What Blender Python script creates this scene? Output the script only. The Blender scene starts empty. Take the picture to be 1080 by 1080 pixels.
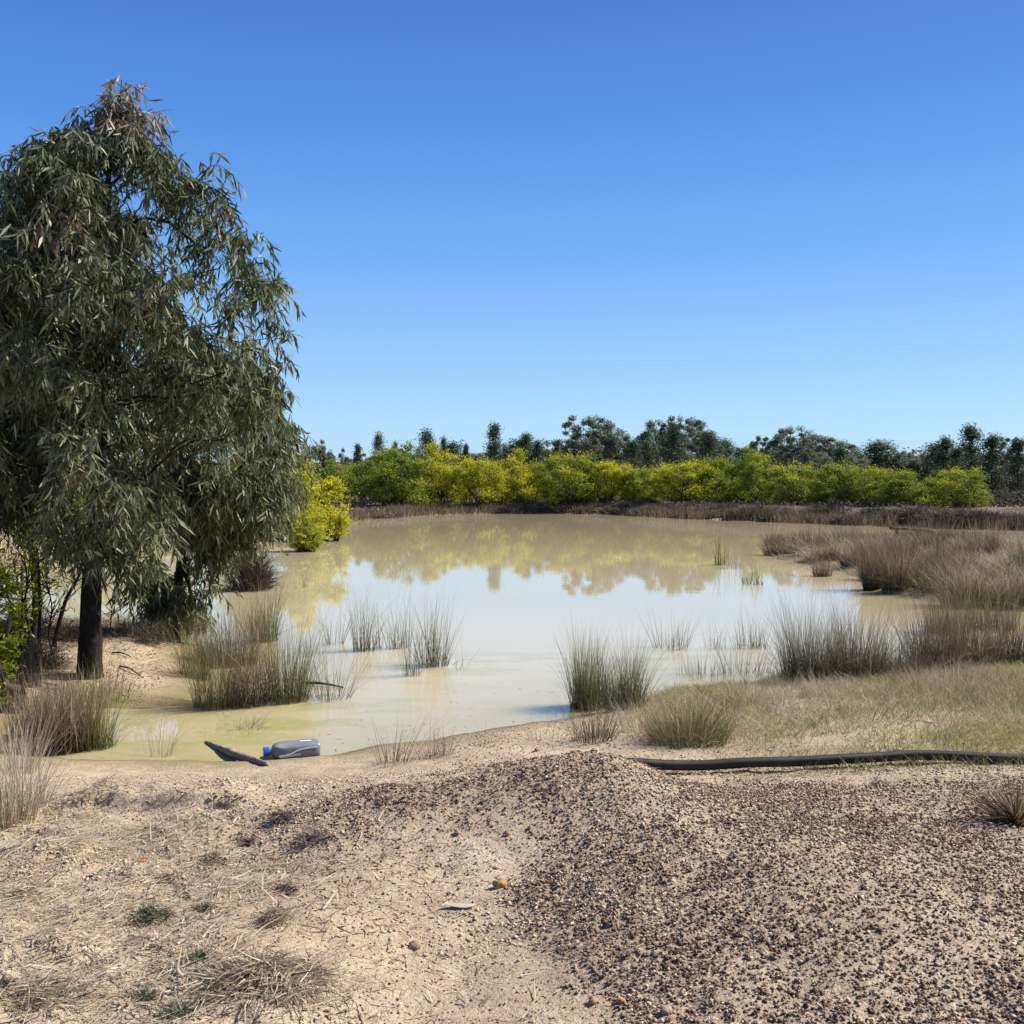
import bpy, math, random
import numpy as np
rng = np.random.default_rng(7)
random.seed(7)
C = bpy.context.scene.collection
PI = math.pi
# ------------------------------------------------------------------ camera model
CAMZ, F, PITCH = 1.9, 1150.0, math.atan(30 / 1150.0)
def ray(px, py):
    x, y, z = (px - 540) / F, 1.0, -(py - 540) / F
    c, s = math.cos(PITCH), math.sin(PITCH)
    return np.array([x, y * c + z * s, -y * s + z * c])
def on_z(px, py, z=0.0):
    d = ray(px, py); t = (z - CAMZ) / d[2]
    return np.array([d[0] * t, d[1] * t, z])
def at_y(px, py, Y):
    d = ray(px, py); t = Y / d[1]
    return np.array([d[0] * t, Y, CAMZ + d[2] * t])
# ------------------------------------------------------------------ noise
def vnoise(x, y, seed=0):
    xi = np.floor(x).astype(np.int64); yi = np.floor(y).astype(np.int64)
    xf = x - xi; yf = y - yi
    u = xf * xf * (3 - 2 * xf); v = yf * yf * (3 - 2 * yf)
    def h(a, b):
        n = (a * 374761393 + b * 668265263 + seed * 1274126177) & 0xffffffff
        n = ((n ^ (n >> 13)) * 1274126177) & 0xffffffff
        n = (n ^ (n >> 16)) & 0xffffff
        return n / float(0xffffff)
    return (h(xi, yi) * (1 - u) * (1 - v) + h(xi + 1, yi) * u * (1 - v) + h(xi, yi + 1) * (1 - u) * v + h(xi + 1, yi + 1) * u * v) * 2 - 1
def fbm(x, y, o=4, seed=0, r=0.5):
    s = 0.0; a = 1.0; t = 0.0
    for i in range(o):
        s = s + a * vnoise(x * 2 ** i, y * 2 ** i, seed + i * 17); t += a; a *= r
    return s / t
def ss(a, b, x):
    t = np.clip((x - a) / (b - a), 0, 1); return t * t * (3 - 2 * t)
# ------------------------------------------------------------------ pond outline (seen points laid back on the water plane)
POND_PX = [(60,797),(105,801),(170,802),(240,803),(300,800),(350,796),(400,785),(450,779),(520,768),(600,757),(650,748),(700,735),(760,724),
  (830,714),(900,710),(1000,700),(1110,692),(1180,680),(1180,655),(1110,650),(1040,642),(975,634),(922,624),(908,611),(880,600),(820,590),
  (806,580),(830,573),(900,569),(1000,570),(1130,573),(1230,572),(1230,563),(1130,561),(1000,558),(925,555),(850,552),(790,550),(740,548),(650,543),
  (560,541),(450,543),(380,547),(335,553),(325,561),(350,569),(340,575),(290,579),(200,585),(100,592),(-60,602),(-200,615),(-220,668),(-60,662),
  (60,655),(140,655),(188,668),(212,690),(222,716),(208,742),(150,748),(112,747),(60,752),(10,770),(10,792)]
POND = np.array([on_z(a, b)[:2] for a, b in POND_PX])
def sdist(x, y):
    """signed distance to the pond outline, positive on land"""
    d2 = np.full(x.shape, 1e18); ins = np.zeros(x.shape, bool)
    n = len(POND)
    for i in range(n):
        ax, ay = POND[i]; bx, by = POND[(i + 1) % n]
        ex, ey = bx - ax, by - ay
        t = np.clip(((x - ax) * ex + (y - ay) * ey) / (ex * ex + ey * ey), 0, 1)
        dx = x - ax - t * ex; dy = y - ay - t * ey
        d2 = np.minimum(d2, dx * dx + dy * dy)
        c = ((ay > y) != (by > y))
        if ey != 0:
            ins ^= c & (x < ex * (y - ay) / ey + ax)
    d = np.sqrt(d2)
    return np.where(ins, -d, d)
def gauss(x, y, cx, cy, sx, sy, rot=0.0):
    c, s = math.cos(rot), math.sin(rot)
    u = (x - cx) * c + (y - cy) * s; v = -(x - cx) * s + (y - cy) * c
    return np.exp(-(u / sx) ** 2 - (v / sy) ** 2)
def terrain(x, y, full=False):
    x = np.asarray(x, float); y = np.asarray(y, float)
    s0 = sdist(x, y)
    k = np.clip(y / 12.0, 0.6, 4)
    s = s0 + 0.20 * k * fbm(x / (0.9 * k), y / (0.9 * k), 5, 5, .6)
    land = 0.40 * (1 - np.exp(-np.maximum(s, 0) / 3.2)) + 0.03 * ss(0, .3, s)
    bed = -0.5 * (1 - np.exp(np.minimum(s, 0) / 2.5))
    z = np.where(s > 0, land, bed)
    # left island bank is rounder and a little higher
    z = z + 0.10 * gauss(x, y, -4.1, 11.6, 1.1, 1.9) * ss(0, .8, s)
    # spoil mound and its flanks
    L = ss(0.05, .9, s)
    cx = np.where(x > 0.38, 0.46, 1.10)
    z = z + 0.275 * np.exp(-((x - 0.38) / cx) ** 2 - ((y - 5.35) / 0.62) ** 2) * L
    z = z + 0.06 * gauss(x, y, -1.0, 5.9, 0.7, 0.35, 0.15) * L
    z = z + 0.13 * gauss(x, y, 1.25, 3.9, 1.0, 1.5, 0.5)
    z = z - 0.07 * gauss(x, y, -0.15, 3.9, 0.42, 1.2, -0.2)
    z = z + 0.06 * gauss(x, y, -1.7, 3.6, 0.9, 0.8)
    lf = (1 - ss(-1.0, 0.1, x)) * (1 - ss(5.6, 6.4, y)) * L
    z = z + lf * (0.045 * np.maximum(fbm(x * 3.1, y * 3.1, 3, 101), -.2) + .034 * np.abs(fbm(x * 8, y * 8, 3, 102)))
    z = z + 0.060 * gauss(x, y, -0.80, 3.42, .24, .20) * (1 + .8 * fbm(x * 14, y * 14, 3, 103)) + .045 * gauss(x, y, -1.55, 4.35, .13, .10) + .05 * gauss(x, y, -2.05, 4.7, .25, .14)
    # crumbling little ledge left of centre
    q = (y - 5.52) - 0.16 * fbm(x * 2.2, y * 0 + 3, 3, 31)
    z = z + 0.085 * ss(-0.04, 0.02, q) * (1 - ss(0.1, 1.1, q)) * ss(-2.4, -2.15, x) * (1 - ss(-1.6, -1.2, x))
    # far bank
    far = ss(39, 44, y) * ss(0.0, 1.0, s)
    hi = 0.06 + 0.27 * ss(-2, 4, x)
    lump = 1 + 0.35 * fbm(x / 3.0, y / 3.0, 3, 77)
    z = z + far * hi * ss(0.2, 3.5, s) * lump * (1 - 0.35 * ss(6, 14, s))
    z = z + 0.12 * fbm(x / 14., y / 14., 3, 9) * ss(25, 60, y) * ss(2, 8, s)
    # surface relief
    near = np.exp(-np.maximum(np.hypot(x, y) - 6, 0) / 8)
    land01 = ss(0.0, 0.6, s)
    z = z + land01 * (0.030 * fbm(x * 1.3, y * 1.3, 4, 3) + 0.020 * near * fbm(x * 6, y * 6, 4, 4, .65))
    g = gravel_mask(x, y)
    z = z + g * near * land01 * 0.020 * np.abs(fbm(x * 16, y * 16, 2, 41, .7))
    if full: return z, s, g
    return z
GRAV_PX = None
def gravel_mask(x, y):
    # dark crumb field: right foreground and mound front, with ragged edges
    n = 0.26 * fbm(x * 1.5, y * 1.5, 4, 61)
    edge = x - (0.28 + 0.16 * (y - 3.0) * -1.0 + 0.0)   # path edge runs away to the left with distance
    a = ss(-0.05, 0.16, edge + n)
    far_end = 1 - ss(5.6, 6.05, y + n)
    b = 0.34 * gauss(x, y, -0.9, 4.9, .9, .8) + 1.0 * gauss(x, y, -0.25, 5.35, .75, .42)
    b = b * ss(-.3, .3, fbm(x * 2.5, y * 2.5, 3, 8) + .22)
    m = np.maximum(a, b) * far_end
    m = m * (0.55 + 0.45 * ss(-.5, .25, fbm(x * 1.7, y * 1.7, 3, 19)))
    top = gauss(x, y, 0.38, 5.42, 0.5, 0.22)
    return np.clip(m * (1 - 0.55 * top), 0, 1)
def Hs(x, y):
    return float(terrain(np.array([x]), np.array([y]))[0])
def hit(px, py, d0=1.0, d1=140.0):
    """first point where the view ray meets the ground or the water"""
    d = ray(px, py)
    t = np.geomspace(d0, d1, 900)
    g = np.maximum(terrain(d[0] * t, d[1] * t), 0)
    w = np.nonzero(CAMZ + d[2] * t <= g)[0]
    i = w[0] if len(w) else len(t) - 1
    tt = np.linspace(t[max(i - 1, 0)], t[i], 24)
    g = np.maximum(terrain(d[0] * tt, d[1] * tt), 0)
    w = np.nonzero(CAMZ + d[2] * tt <= g)[0]
    j = w[0] if len(w) else -1
    return np.array([d[0] * tt[j], d[1] * tt[j], g[j]])
def pxsize(p):  # metres per photo pixel at a point
    return p[1] / F
# ------------------------------------------------------------------ object helpers
def mesh_obj(name, V, Fc, mat, parent=None, v=None, smooth=False, loc=None, attrs=None):
    V = np.asarray(V, np.float32).reshape(-1, 3)
    me = bpy.data.meshes.new(name)
    if isinstance(Fc, np.ndarray):
        k = Fc.shape[1]; nf = len(Fc)
        me.vertices.add(len(V)); me.vertices.foreach_set('co', V.ravel())
        me.loops.add(nf * k); me.loops.foreach_set('vertex_index', Fc.astype(np.int32).ravel())
        me.polygons.add(nf)
        me.polygons.foreach_set('loop_start', np.arange(0, nf * k, k, dtype=np.int32))
        me.update(calc_edges=True)
    else:
        me.from_pydata(V.tolist(), [], Fc); me.update()
    if v is not None:
        at = me.attributes.new('v', 'FLOAT', 'POINT'); at.data.foreach_set('value', np.asarray(v, np.float32))
    for n_, a_ in (attrs or {}).items():
        at = me.attributes.new(n_, 'FLOAT', 'POINT'); at.data.foreach_set('value', np.asarray(a_, np.float32))
    if smooth: me.polygons.foreach_set('use_smooth', np.ones(len(me.polygons), bool))
    me.materials.append(mat)
    o = bpy.data.objects.new(name, me); C.objects.link(o)
    if loc is not None: o.location = loc
    if parent: o.parent = parent
    return o
def tag(o, label=None, cat=None, group=None, kind=None):
    if label: o['label'] = label
    if cat: o['category'] = cat
    if group: o['group'] = group
    if kind: o['kind'] = kind
    return o
def empty(name, loc, rz=0, sc=1):
    o = bpy.data.objects.new(name, None); C.objects.link(o)
    o.location = loc; o.rotation_euler = (0, 0, rz); o.empty_display_size = .2
    o.scale = (sc, sc, sc) if not hasattr(sc, '__len__') else sc
    return o
def copy_tree(root, loc, rz, sc):
    r = root.copy(); C.objects.link(r); r.location = loc; r.rotation_euler = (0, 0, rz); r.scale = sc
    for ch in list(root.children):
        c = ch.copy(); C.objects.link(c); c.parent = r
    return r
def unit(a): return a / np.maximum(np.linalg.norm(a, axis=-1, keepdims=True), 1e-9)
def blades(P, D, L, W, bend, nseg=3, leaf=False, side=None):
    """thin curved strips. P,D,bend: Nx3; L,W: N. returns V, quads, t"""
    N = len(P); D = unit(D)
    if side is None: side = rng.normal(size=(N, 3))
    side = unit(np.cross(D, side))
    t = np.linspace(0, 1, nseg + 1)
    prof = np.sin(PI * (0.06 + 0.9 * t)) ** 0.8 if leaf else (1 - t * 0.92)
    ctr = P[:, None] + D[:, None] * (L[:, None] * t)[..., None] + bend[:, None] * (t ** 2)[None, :, None] * L[:, None, None]
    hw = 0.5 * W[:, None] * prof[None]
    a = ctr - side[:, None] * hw[..., None]; b = ctr + side[:, None] * hw[..., None]
    V = np.stack([a, b], 2).reshape(-1, 3)
    base = (np.arange(N) * (nseg + 1) * 2)[:, None] + (np.arange(nseg) * 2)[None]
    Q = np.stack([base, base + 1, base + 3, base + 2], -1).reshape(-1, 4)
    T = np.repeat(np.tile(t, N), 2)
    return V, Q, T
def tubes(A, B, ra, rb, n=6):
    """frustums from A to B"""
    A = np.asarray(A, float); B = np.asarray(B, float)
    d = unit(B - A); ref = np.where(np.abs(d[:, 2:3]) > 0.9, [[1., 0, 0]], [[0, 0, 1.]])
    u = unit(np.cross(d, ref)); w = np.cross(d, u)
    a = np.arange(n) / n * 2 * PI
    ring = u[:, None] * np.cos(a)[None, :, None] + w[:, None] * np.sin(a)[None, :, None]
    V = np.stack([A[:, None] + ring * np.asarray(ra)[:, None, None], B[:, None] + ring * np.asarray(rb)[:, None, None]], 1).reshape(-1, 3)
    i = np.arange(n); j = (i + 1) % n
    q = np.stack([i, j, j + n, i + n], -1)
    Q = (np.arange(len(A)) * 2 * n)[:, None, None] + q[None]
    return V, Q.reshape(-1, 4)
def sweep(P, R, n=10, jit=0.0, caps=True):
    """continuous tube along a polyline"""
    P = np.asarray(P, float); m = len(P)
    T = unit(np.gradient(P, axis=0)); ref = np.array([1., 0, 0]) if abs(T[:, 2]).mean() > .7 else np.array([0, 0, 1.])
    u = unit(np.cross(T, ref)); w = np.cross(T, u)
    a = np.arange(n) / n * 2 * PI
    rr = np.asarray(R, float)[:, None] * (1 + jit * rng.normal(size=(m, n)))
    V = (P[:, None] + (u[:, None] * np.cos(a)[None, :, None] + w[:, None] * np.sin(a)[None, :, None]) * rr[..., None]).reshape(-1, 3)
    Fc = []
    for k in range(m - 1):
        for i in range(n):
            j = (i + 1) % n
            Fc.append([k * n + i, k * n + j, (k + 1) * n + j, (k + 1) * n + i])
    if caps:
        Fc.append(list(range(n))[::-1]); Fc.append([(m - 1) * n + i for i in range(n)])
    return V, Fc
def smooth_path(P, n):
    P = np.asarray(P, float); t = np.linspace(0, 1, len(P)); tt = np.linspace(0, 1, n)
    for _ in range(2):
        pass
    out = np.stack([np.interp(tt, t, P[:, i]) for i in range(3)], 1)
    for _ in range(max(2, n // len(P))):
        out[1:-1] = 0.25 * out[:-2] + 0.5 * out[1:-1] + 0.25 * out[2:]
    return out
# ------------------------------------------------------------------ materials
def newmat(name):
    m = bpy.data.materials.new(name); m.use_nodes = True
    nt = m.node_tree; nt.nodes.clear()
    out = nt.nodes.new('ShaderNodeOutputMaterial')
    return m, nt, out
def N(nt, t, **kw):
    n = nt.nodes.new(t)
    for k, v in kw.items(): setattr(n, k, v)
    return n
def ramp(nt, stops, fac):
    r = N(nt, 'ShaderNodeValToRGB'); e = r.color_ramp.elements
    while len(e) < len(stops): e.new(0.5)
    for el, (p, c) in zip(e, stops):
        el.position = p; el.color = (*c, 1)
    nt.links.new(fac, r.inputs[0]); return r.outputs[0]
def noise(nt, vec, scale, detail=4, rough=.55):
    n = N(nt, 'ShaderNodeTexNoise'); n.inputs['Scale'].default_value = scale
    n.inputs['Detail'].default_value = detail; n.inputs['Roughness'].default_value = rough
    if vec is not None: nt.links.new(vec, n.inputs['Vector'])
    return n.outputs['Fac']
def mixc(nt, f, a, b, mode='MIX'):
    m = N(nt, 'ShaderNodeMix', data_type='RGBA', blend_type=mode)
    for s, val in ((m.inputs[0], f), (m.inputs[6], a), (m.inputs[7], b)):
        if hasattr(val, 'links') or isinstance(val, bpy.types.NodeSocket): nt.links.new(val, s)
        elif isinstance(val, tuple): s.default_value = (*val, 1) if len(val) == 3 else val
        else: s.default_value = val
    return m.outputs[2]
def maths(nt, op, a, b=0.0, clamp=False):
    m = N(nt, 'ShaderNodeMath', operation=op, use_clamp=clamp)
    for s, val in ((m.inputs[0], a), (m.inputs[1], b)):
        if isinstance(val, bpy.types.NodeSocket): nt.links.new(val, s)
        else: s.default_value = val
    return m.outputs[0]
def attr(nt, n):
    a = N(nt, 'ShaderNodeAttribute'); a.attribute_name = n; return a.outputs['Fac']
def plant_mat(name, stops, trans=0.35, rough=0.55, spec=0.25, nscale=3.0):
    """leaf or stem: colour from the per-leaf value v; lets part of the light through"""
    m, nt, out = newmat(name)
    tc = N(nt, 'ShaderNodeTexCoord')
    v = attr(nt, 'v'); nz = noise(nt, tc.outputs['Object'], nscale, 2)
    f = maths(nt, 'ADD', v, maths(nt, 'MULTIPLY', maths(nt, 'SUBTRACT', nz, 0.5), 0.30), True)
    col = ramp(nt, stops, f)
    b = N(nt, 'ShaderNodeBsdfPrincipled'); nt.links.new(col, b.inputs['Base Color'])
    b.inputs['Roughness'].default_value = rough; b.inputs['Specular IOR Level'].default_value = spec
    t = N(nt, 'ShaderNodeBsdfTranslucent'); nt.links.new(col, t.inputs['Color'])
    mx = N(nt, 'ShaderNodeMixShader'); mx.inputs[0].default_value = trans
    nt.links.new(b.outputs[0], mx.inputs[1]); nt.links.new(t.outputs[0], mx.inputs[2]); nt.links.new(mx.outputs[0], out.inputs[0])
    return m
def simple(name, c1, c2, scale=20, rough=.7, bump=.3, spec=.3, dist=.004):
    m, nt, out = newmat(name)
    tc = N(nt, 'ShaderNodeTexCoord'); nz = noise(nt, tc.outputs['Object'], scale, 5, .6)
    col = ramp(nt, [(0.3, c1), (0.7, c2)], nz)
    b = N(nt, 'ShaderNodeBsdfPrincipled'); nt.links.new(col, b.inputs['Base Color'])
    b.inputs['Roughness'].default_value = rough; b.inputs['Specular IOR Level'].default_value = spec
    if bump:
        bp = N(nt, 'ShaderNodeBump'); bp.inputs['Strength'].default_value = bump; bp.inputs['Distance'].default_value = dist
        nt.links.new(nz, bp.inputs['Height']); nt.links.new(bp.outputs[0], b.inputs['Normal'])
    nt.links.new(b.outputs[0], out.inputs[0]); return m
M = {}
M['gum'] = plant_mat('gum_leaves', [(0, (.032, .042, .017)), (.35, (.082, .098, .040)), (.62, (.170, .186, .088)), (.80, (.32, .32, .20)), (.9, (.20, .13, .085)), (1, (.38, .30, .22))], .30, .52, .28)
M['gumfar'] = plant_mat('far_gum_leaves', [(0, (.075, .090, .050)), (.5, (.170, .19, .11)), (.85, (.28, .27, .18)), (1, (.32, .24, .15))], .35, .6)
M['wattle'] = plant_mat('wattle_leaves', [(0, (.075, .110, .016)), (.35, (.175, .225, .024)), (.6, (.32, .34, .026)), (.8, (.50, .46, .030)), (1, (.66, .54, .030))], .42, .6, .2, 1.2)
M['pine'] = plant_mat('pine_needles', [(0, (.038, .056, .026)), (.5, (.075, .100, .048)), (1, (.13, .155, .075))], .28, .6)
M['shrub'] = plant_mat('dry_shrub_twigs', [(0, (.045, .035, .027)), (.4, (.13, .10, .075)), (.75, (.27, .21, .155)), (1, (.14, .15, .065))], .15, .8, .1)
M['rush'] = plant_mat('green_rush_stems', [(0, (.050, .042, .022)), (.25, (.095, .108, .030)), (.6, (.205, .198, .060)), (.85, (.40, .31, .13)), (1, (.52, .42, .23))], .2, .6, .3)
M['sedge'] = plant_mat('brown_rush_stems', [(0, (.034, .027, .016)), (.3, (.092, .074, .040)), (.6, (.190, .146, .084)), (.85, (.33, .25, .150)), (1, (.54, .42, .26))], .2, .7, .2)
M['straw'] = plant_mat('dry_straw', [(0, (.10, .075, .05)), (.4, (.30, .235, .150)), (.8, (.50, .41, .27)), (1, (.62, .54, .40))], .25, .7, .2)
M['grass'] = plant_mat('short_bank_grass', [(0, (.10, .12, .030)), (.35, (.21, .22, .065)), (.65, (.40, .35, .15)), (1, (.58, .48, .29))], .3, .6, .2)
M['herb'] = plant_mat('grey_green_herb', [(0, (.06, .075, .035)), (.6, (.13, .15, .085)), (1, (.26, .25, .16))], .25)
M['heath'] = plant_mat('purple_grey_mat', [(0, (.06, .045, .045)), (.6, (.15, .115, .105)), (1, (.24, .19, .16))], .1, .8)
M['bark'] = simple('dark_gum_bark', (.008, .006, .005), (.030, .023, .018), 26, .95, 1.0, .1, .012)
M['farbark'] = simple('pale_gum_bark', (.16, .13, .10), (.34, .30, .25), 3, .9, 0)
M['wbark'] = simple('wattle_bark', (.035, .026, .020), (.08, .06, .045), 8, .95, 0)
M['log'] = simple('weathered_log', (.10, .072, .055), (.33, .27, .21), 45, .9, .8, .2, .006)
M['pipe'] = simple('black_polythene_pipe', (.006, .006, .006), (.030, .026, .021), 9, .55, .12, .25, .001)
M['grey_plastic'] = simple('grey_moulded_plastic', (.15, .16, .168), (.21, .22, .23), 9, .25, .05, .5, .001)
M['silver'] = simple('silver_print', (.40, .42, .44), (.52, .54, .56), 30, .4, 0)
M['white'] = simple('white_print', (.66, .67, .68), (.78, .79, .80), 30, .5, 0)
M['blue'] = simple('blue_plastic_cap', (.015, .075, .36), (.025, .11, .48), 30, .35, .05, .5, .001)
M['rust'] = simple('rusted_iron', (.05, .025, .016), (.16, .075, .04), 30, .9, .4)
M['stone'] = simple('sandstone_pebble', (.18, .115, .075), (.36, .25, .17), 60, .9, .6, .2, .003)
M['orange_stone'] = simple('orange_clay_lump', (.26, .13, .06), (.45, .27, .13), 60, .95, .7, .2, .003)
M['red'] = simple('red_plastic_scrap', (.42, .07, .035), (.55, .13, .07), 60, .6, .2)
M['deadleaf'] = simple('pale_dead_leaf', (.42, .37, .27), (.55, .49, .36), 40, .7, .2)

# gravel crumbs material
m, nt, out = newmat('dark_soil_crumbs')
col = ramp(nt, [(0, (.050, .032, .024)), (.44, (.125, .080, .056)), (.66, (.22, .152, .104)), (.82, (.37, .275, .18)), (1, (.54, .42, .28))], attr(nt, 'v'))
b = N(nt, 'ShaderNodeBsdfPrincipled'); nt.links.new(col, b.inputs['Base Color']); b.inputs['Roughness'].default_value = .95; b.inputs['Specular IOR Level'].default_value = .1
nt.links.new(b.outputs[0], out.inputs[0]); M['crumb'] = m
# ground material
m, nt, out = newmat('sandy_ground')
tc = N(nt, 'ShaderNodeTexCoord'); P = tc.outputs['Object']
n1 = noise(nt, P, 1.1, 6, .6); n2 = noise(nt, P, 14, 5, .65); n3 = noise(nt, P, 90, 4, .7); n4 = noise(nt, P, .22, 4, .6)
sand = ramp(nt, [(.30, (.370, .276, .166)), (.5, (.470, .366, .230)), (.70, (.555, .450, .300))], n1)
sand = mixc(nt, maths(nt, 'MULTIPLY', ramp(nt, [(.42, (0, 0, 0)), (.62, (1, 1, 1))], n2), .40), sand, (.27, .175, .115))
sand = mixc(nt, maths(nt, 'MULTIPLY', ramp(nt, [(.50, (0, 0, 0)), (.60, (1, 1, 1))], n3), .50), sand, (.20, .130, .090))
gr = attr(nt, 'grav')
spk = ramp(nt, [(.44, (0, 0, 0)), (.54, (1, 1, 1))], noise(nt, P, 55, 3, .6))
dk = mixc(nt, spk, (.43, .325, .21), (.14, .098, .072))
col = mixc(nt, maths(nt, 'MULTIPLY', gr, .68), sand, dk)
veg = attr(nt, 'veg')
vcol = ramp(nt, [(.35, (.22, .20, .075)), (.5, (.34, .28, .140)), (.65, (.46, .35, .215))], noise(nt, P, 2.6, 5, .65))
col = mixc(nt, veg, col, vcol)
farc = ramp(nt, [(.35, (.055, .040, .028)), (.55, (.16, .115, .080)), (.75, (.21, .16, .105))], noise(nt, P, .9, 5, .65))
col = mixc(nt, attr(nt, 'far'), col, farc)
wetc = ramp(nt, [(.35, (.175, .130, .062)), (.6, (.235, .185, .080)), (.75, (.19, .20, .050))], noise(nt, P, 3.1, 4, .6))
col = mixc(nt, attr(nt, 'wet'), col, wetc)
b = N(nt, 'ShaderNodeBsdfPrincipled'); nt.links.new(col, b.inputs['Base Color'])
rg = maths(nt, 'SUBTRACT', .95, maths(nt, 'MULTIPLY', attr(nt, 'wet'), .35)); nt.links.new(rg, b.inputs['Roughness'])
b.inputs['Specular IOR Level'].default_value = .2
bp = N(nt, 'ShaderNodeBump'); bp.inputs['Strength'].default_value = .9; bp.inputs['Distance'].default_value = .022
hh = maths(nt, 'ADD', maths(nt, 'MULTIPLY', noise(nt, P, 38, 4, .6), .7), maths(nt, 'MULTIPLY', n3, .5))
nt.links.new(hh, bp.inputs['Height']); nt.links.new(bp.outputs[0], b.inputs['Normal'])
nt.links.new(b.outputs[0], out.inputs[0]); M['ground'] = m
# water material: opaque with silt, glossy on top
m, nt, out = newmat('silty_water')
tc = N(nt, 'ShaderNodeTexCoord'); P = tc.outputs['Object']
mp = N(nt, 'ShaderNodeMapping'); mp.inputs['Scale'].default_value = (.6, 1.3, 1); nt.links.new(P, mp.inputs[0])
silt = ramp(nt, [(.3, (.46, .38, .218)), (.7, (.51, .425, .252))], noise(nt, P, .12, 3))
edge = attr(nt, 'edge')
algn = ramp(nt, [(.47, (0, 0, 0)), (.60, (1, 1, 1))], noise(nt, mp.outputs[0], 2.2, 5, .62))
alg = mixc(nt, noise(nt, P, 9, 4), (.20, .215, .055), (.33, .31, .10))
shallow = ramp(nt, [(.3, (.40, .315, .17)), (.7, (.36, .315, .15))], noise(nt, P, 1.3, 4))
col = mixc(nt, edge, silt, shallow)
af = maths(nt, 'MULTIPLY', maths(nt, 'MULTIPLY', algn, attr(nt, 'algae')), .75)
col = mixc(nt, af, col, alg)
b = N(nt, 'ShaderNodeBsdfPrincipled'); nt.links.new(col, b.inputs['Base Color'])
b.inputs['IOR'].default_value = 1.333
rg = maths(nt, 'ADD', .022, maths(nt, 'MULTIPLY', af, .35)); nt.links.new(rg, b.inputs['Roughness'])
bp = N(nt, 'ShaderNodeBump'); bp.inputs['Strength'].default_value = .055; bp.inputs['Distance'].default_value = .010
nt.links.new(noise(nt, mp.outputs[0], 2.6, 3, .5), bp.inputs['Height']); nt.links.new(bp.outputs[0], b.inputs['Normal'])
nt.links.new(b.outputs[0], out.inputs[0]); M['water'] = m

# ------------------------------------------------------------------ ground sheet
def sinh_axis(A, k, lo, hi, c=0.0):
    a = math.asinh((lo - c) / A); b_ = math.asinh((hi - c) / A)
    n = int((b_ - a) / k); return c + A * np.sinh(np.linspace(a, b_, n))
gx = sinh_axis(4.0, .0078, -420, 420); gy = sinh_axis(3.0, .0078, -30, 900, 4.2)
X, Y = np.meshgrid(gx, gy)
x, y = X.ravel(), Y.ravel()
z, s, g = terrain(x, y, True)
nx, ny = len(gx), len(gy)
idx = (np.arange(ny - 1)[:, None] * nx + np.arange(nx - 1)[None]).ravel()
Q = np.stack([idx, idx + 1, idx + nx + 1, idx + nx], -1)
veg = ss(-1.0, 1.6, x - 1.6 + 0.35 * (y - 9)) * ss(5.7, 6.4, y) * ss(-.45, .15, fbm(x * .9, y * .9, 4, 22) + .25) * ss(.1, .5, s)
veg = np.maximum(veg, .75 * ss(14, 18, y) * ss(.2, 1, s))
veg = np.maximum(veg, .5 * gauss(x, y, -2.3, 5.0, .9, .7) * ss(-.2, .3, fbm(x * 3, y * 3, 3, 91)))
far = ss(40, 43, y) * ss(.5, 1.5, s)
wet = (1 - ss(.04, .62 + .3 * fbm(x * 1.5, y * 1.5, 3, 14), s * np.clip(9 / np.maximum(y, 4), .1, 1) )) * (y < 40)
ground = mesh_obj('ground', np.stack([x, y, z], 1), Q, M['ground'], smooth=True, attrs={'grav': g, 'veg': veg, 'far': far, 'wet': wet})
tag(ground, kind='structure')
del X, Y, x, y, z, s, g, veg, far, wet
# water sheet
gx = sinh_axis(6, .03, -75, 75, -1); gy = sinh_axis(6, .03, 5.5, 90, 9)
X, Y = np.meshgrid(gx, gy); x, y = X.ravel(), Y.ravel()
s = sdist(x, y); nx, ny = len(gx), len(gy)
idx = (np.arange(ny - 1)[:, None] * nx + np.arange(nx - 1)[None]).ravel()
Q = np.stack([idx, idx + 1, idx + nx + 1, idx + nx], -1)
edge = ss(-2.2, 0, s) * (1 - ss(14, 25, y))
algae = gauss(x, y, -2.6, 8.6, 1.6, 1.5) * 1.3 + gauss(x, y, 2.2, 11.5, 2.2, 1.2) * .5 + gauss(x, y, -.6, 11.2, 1.6, 1.4) * .35
water = mesh_obj('water', np.stack([x, y, 0 * x], 1), Q, M['water'], smooth=True, attrs={'edge': edge, 'algae': np.clip(algae, 0, 1)})
tag(water, kind='structure')

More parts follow.
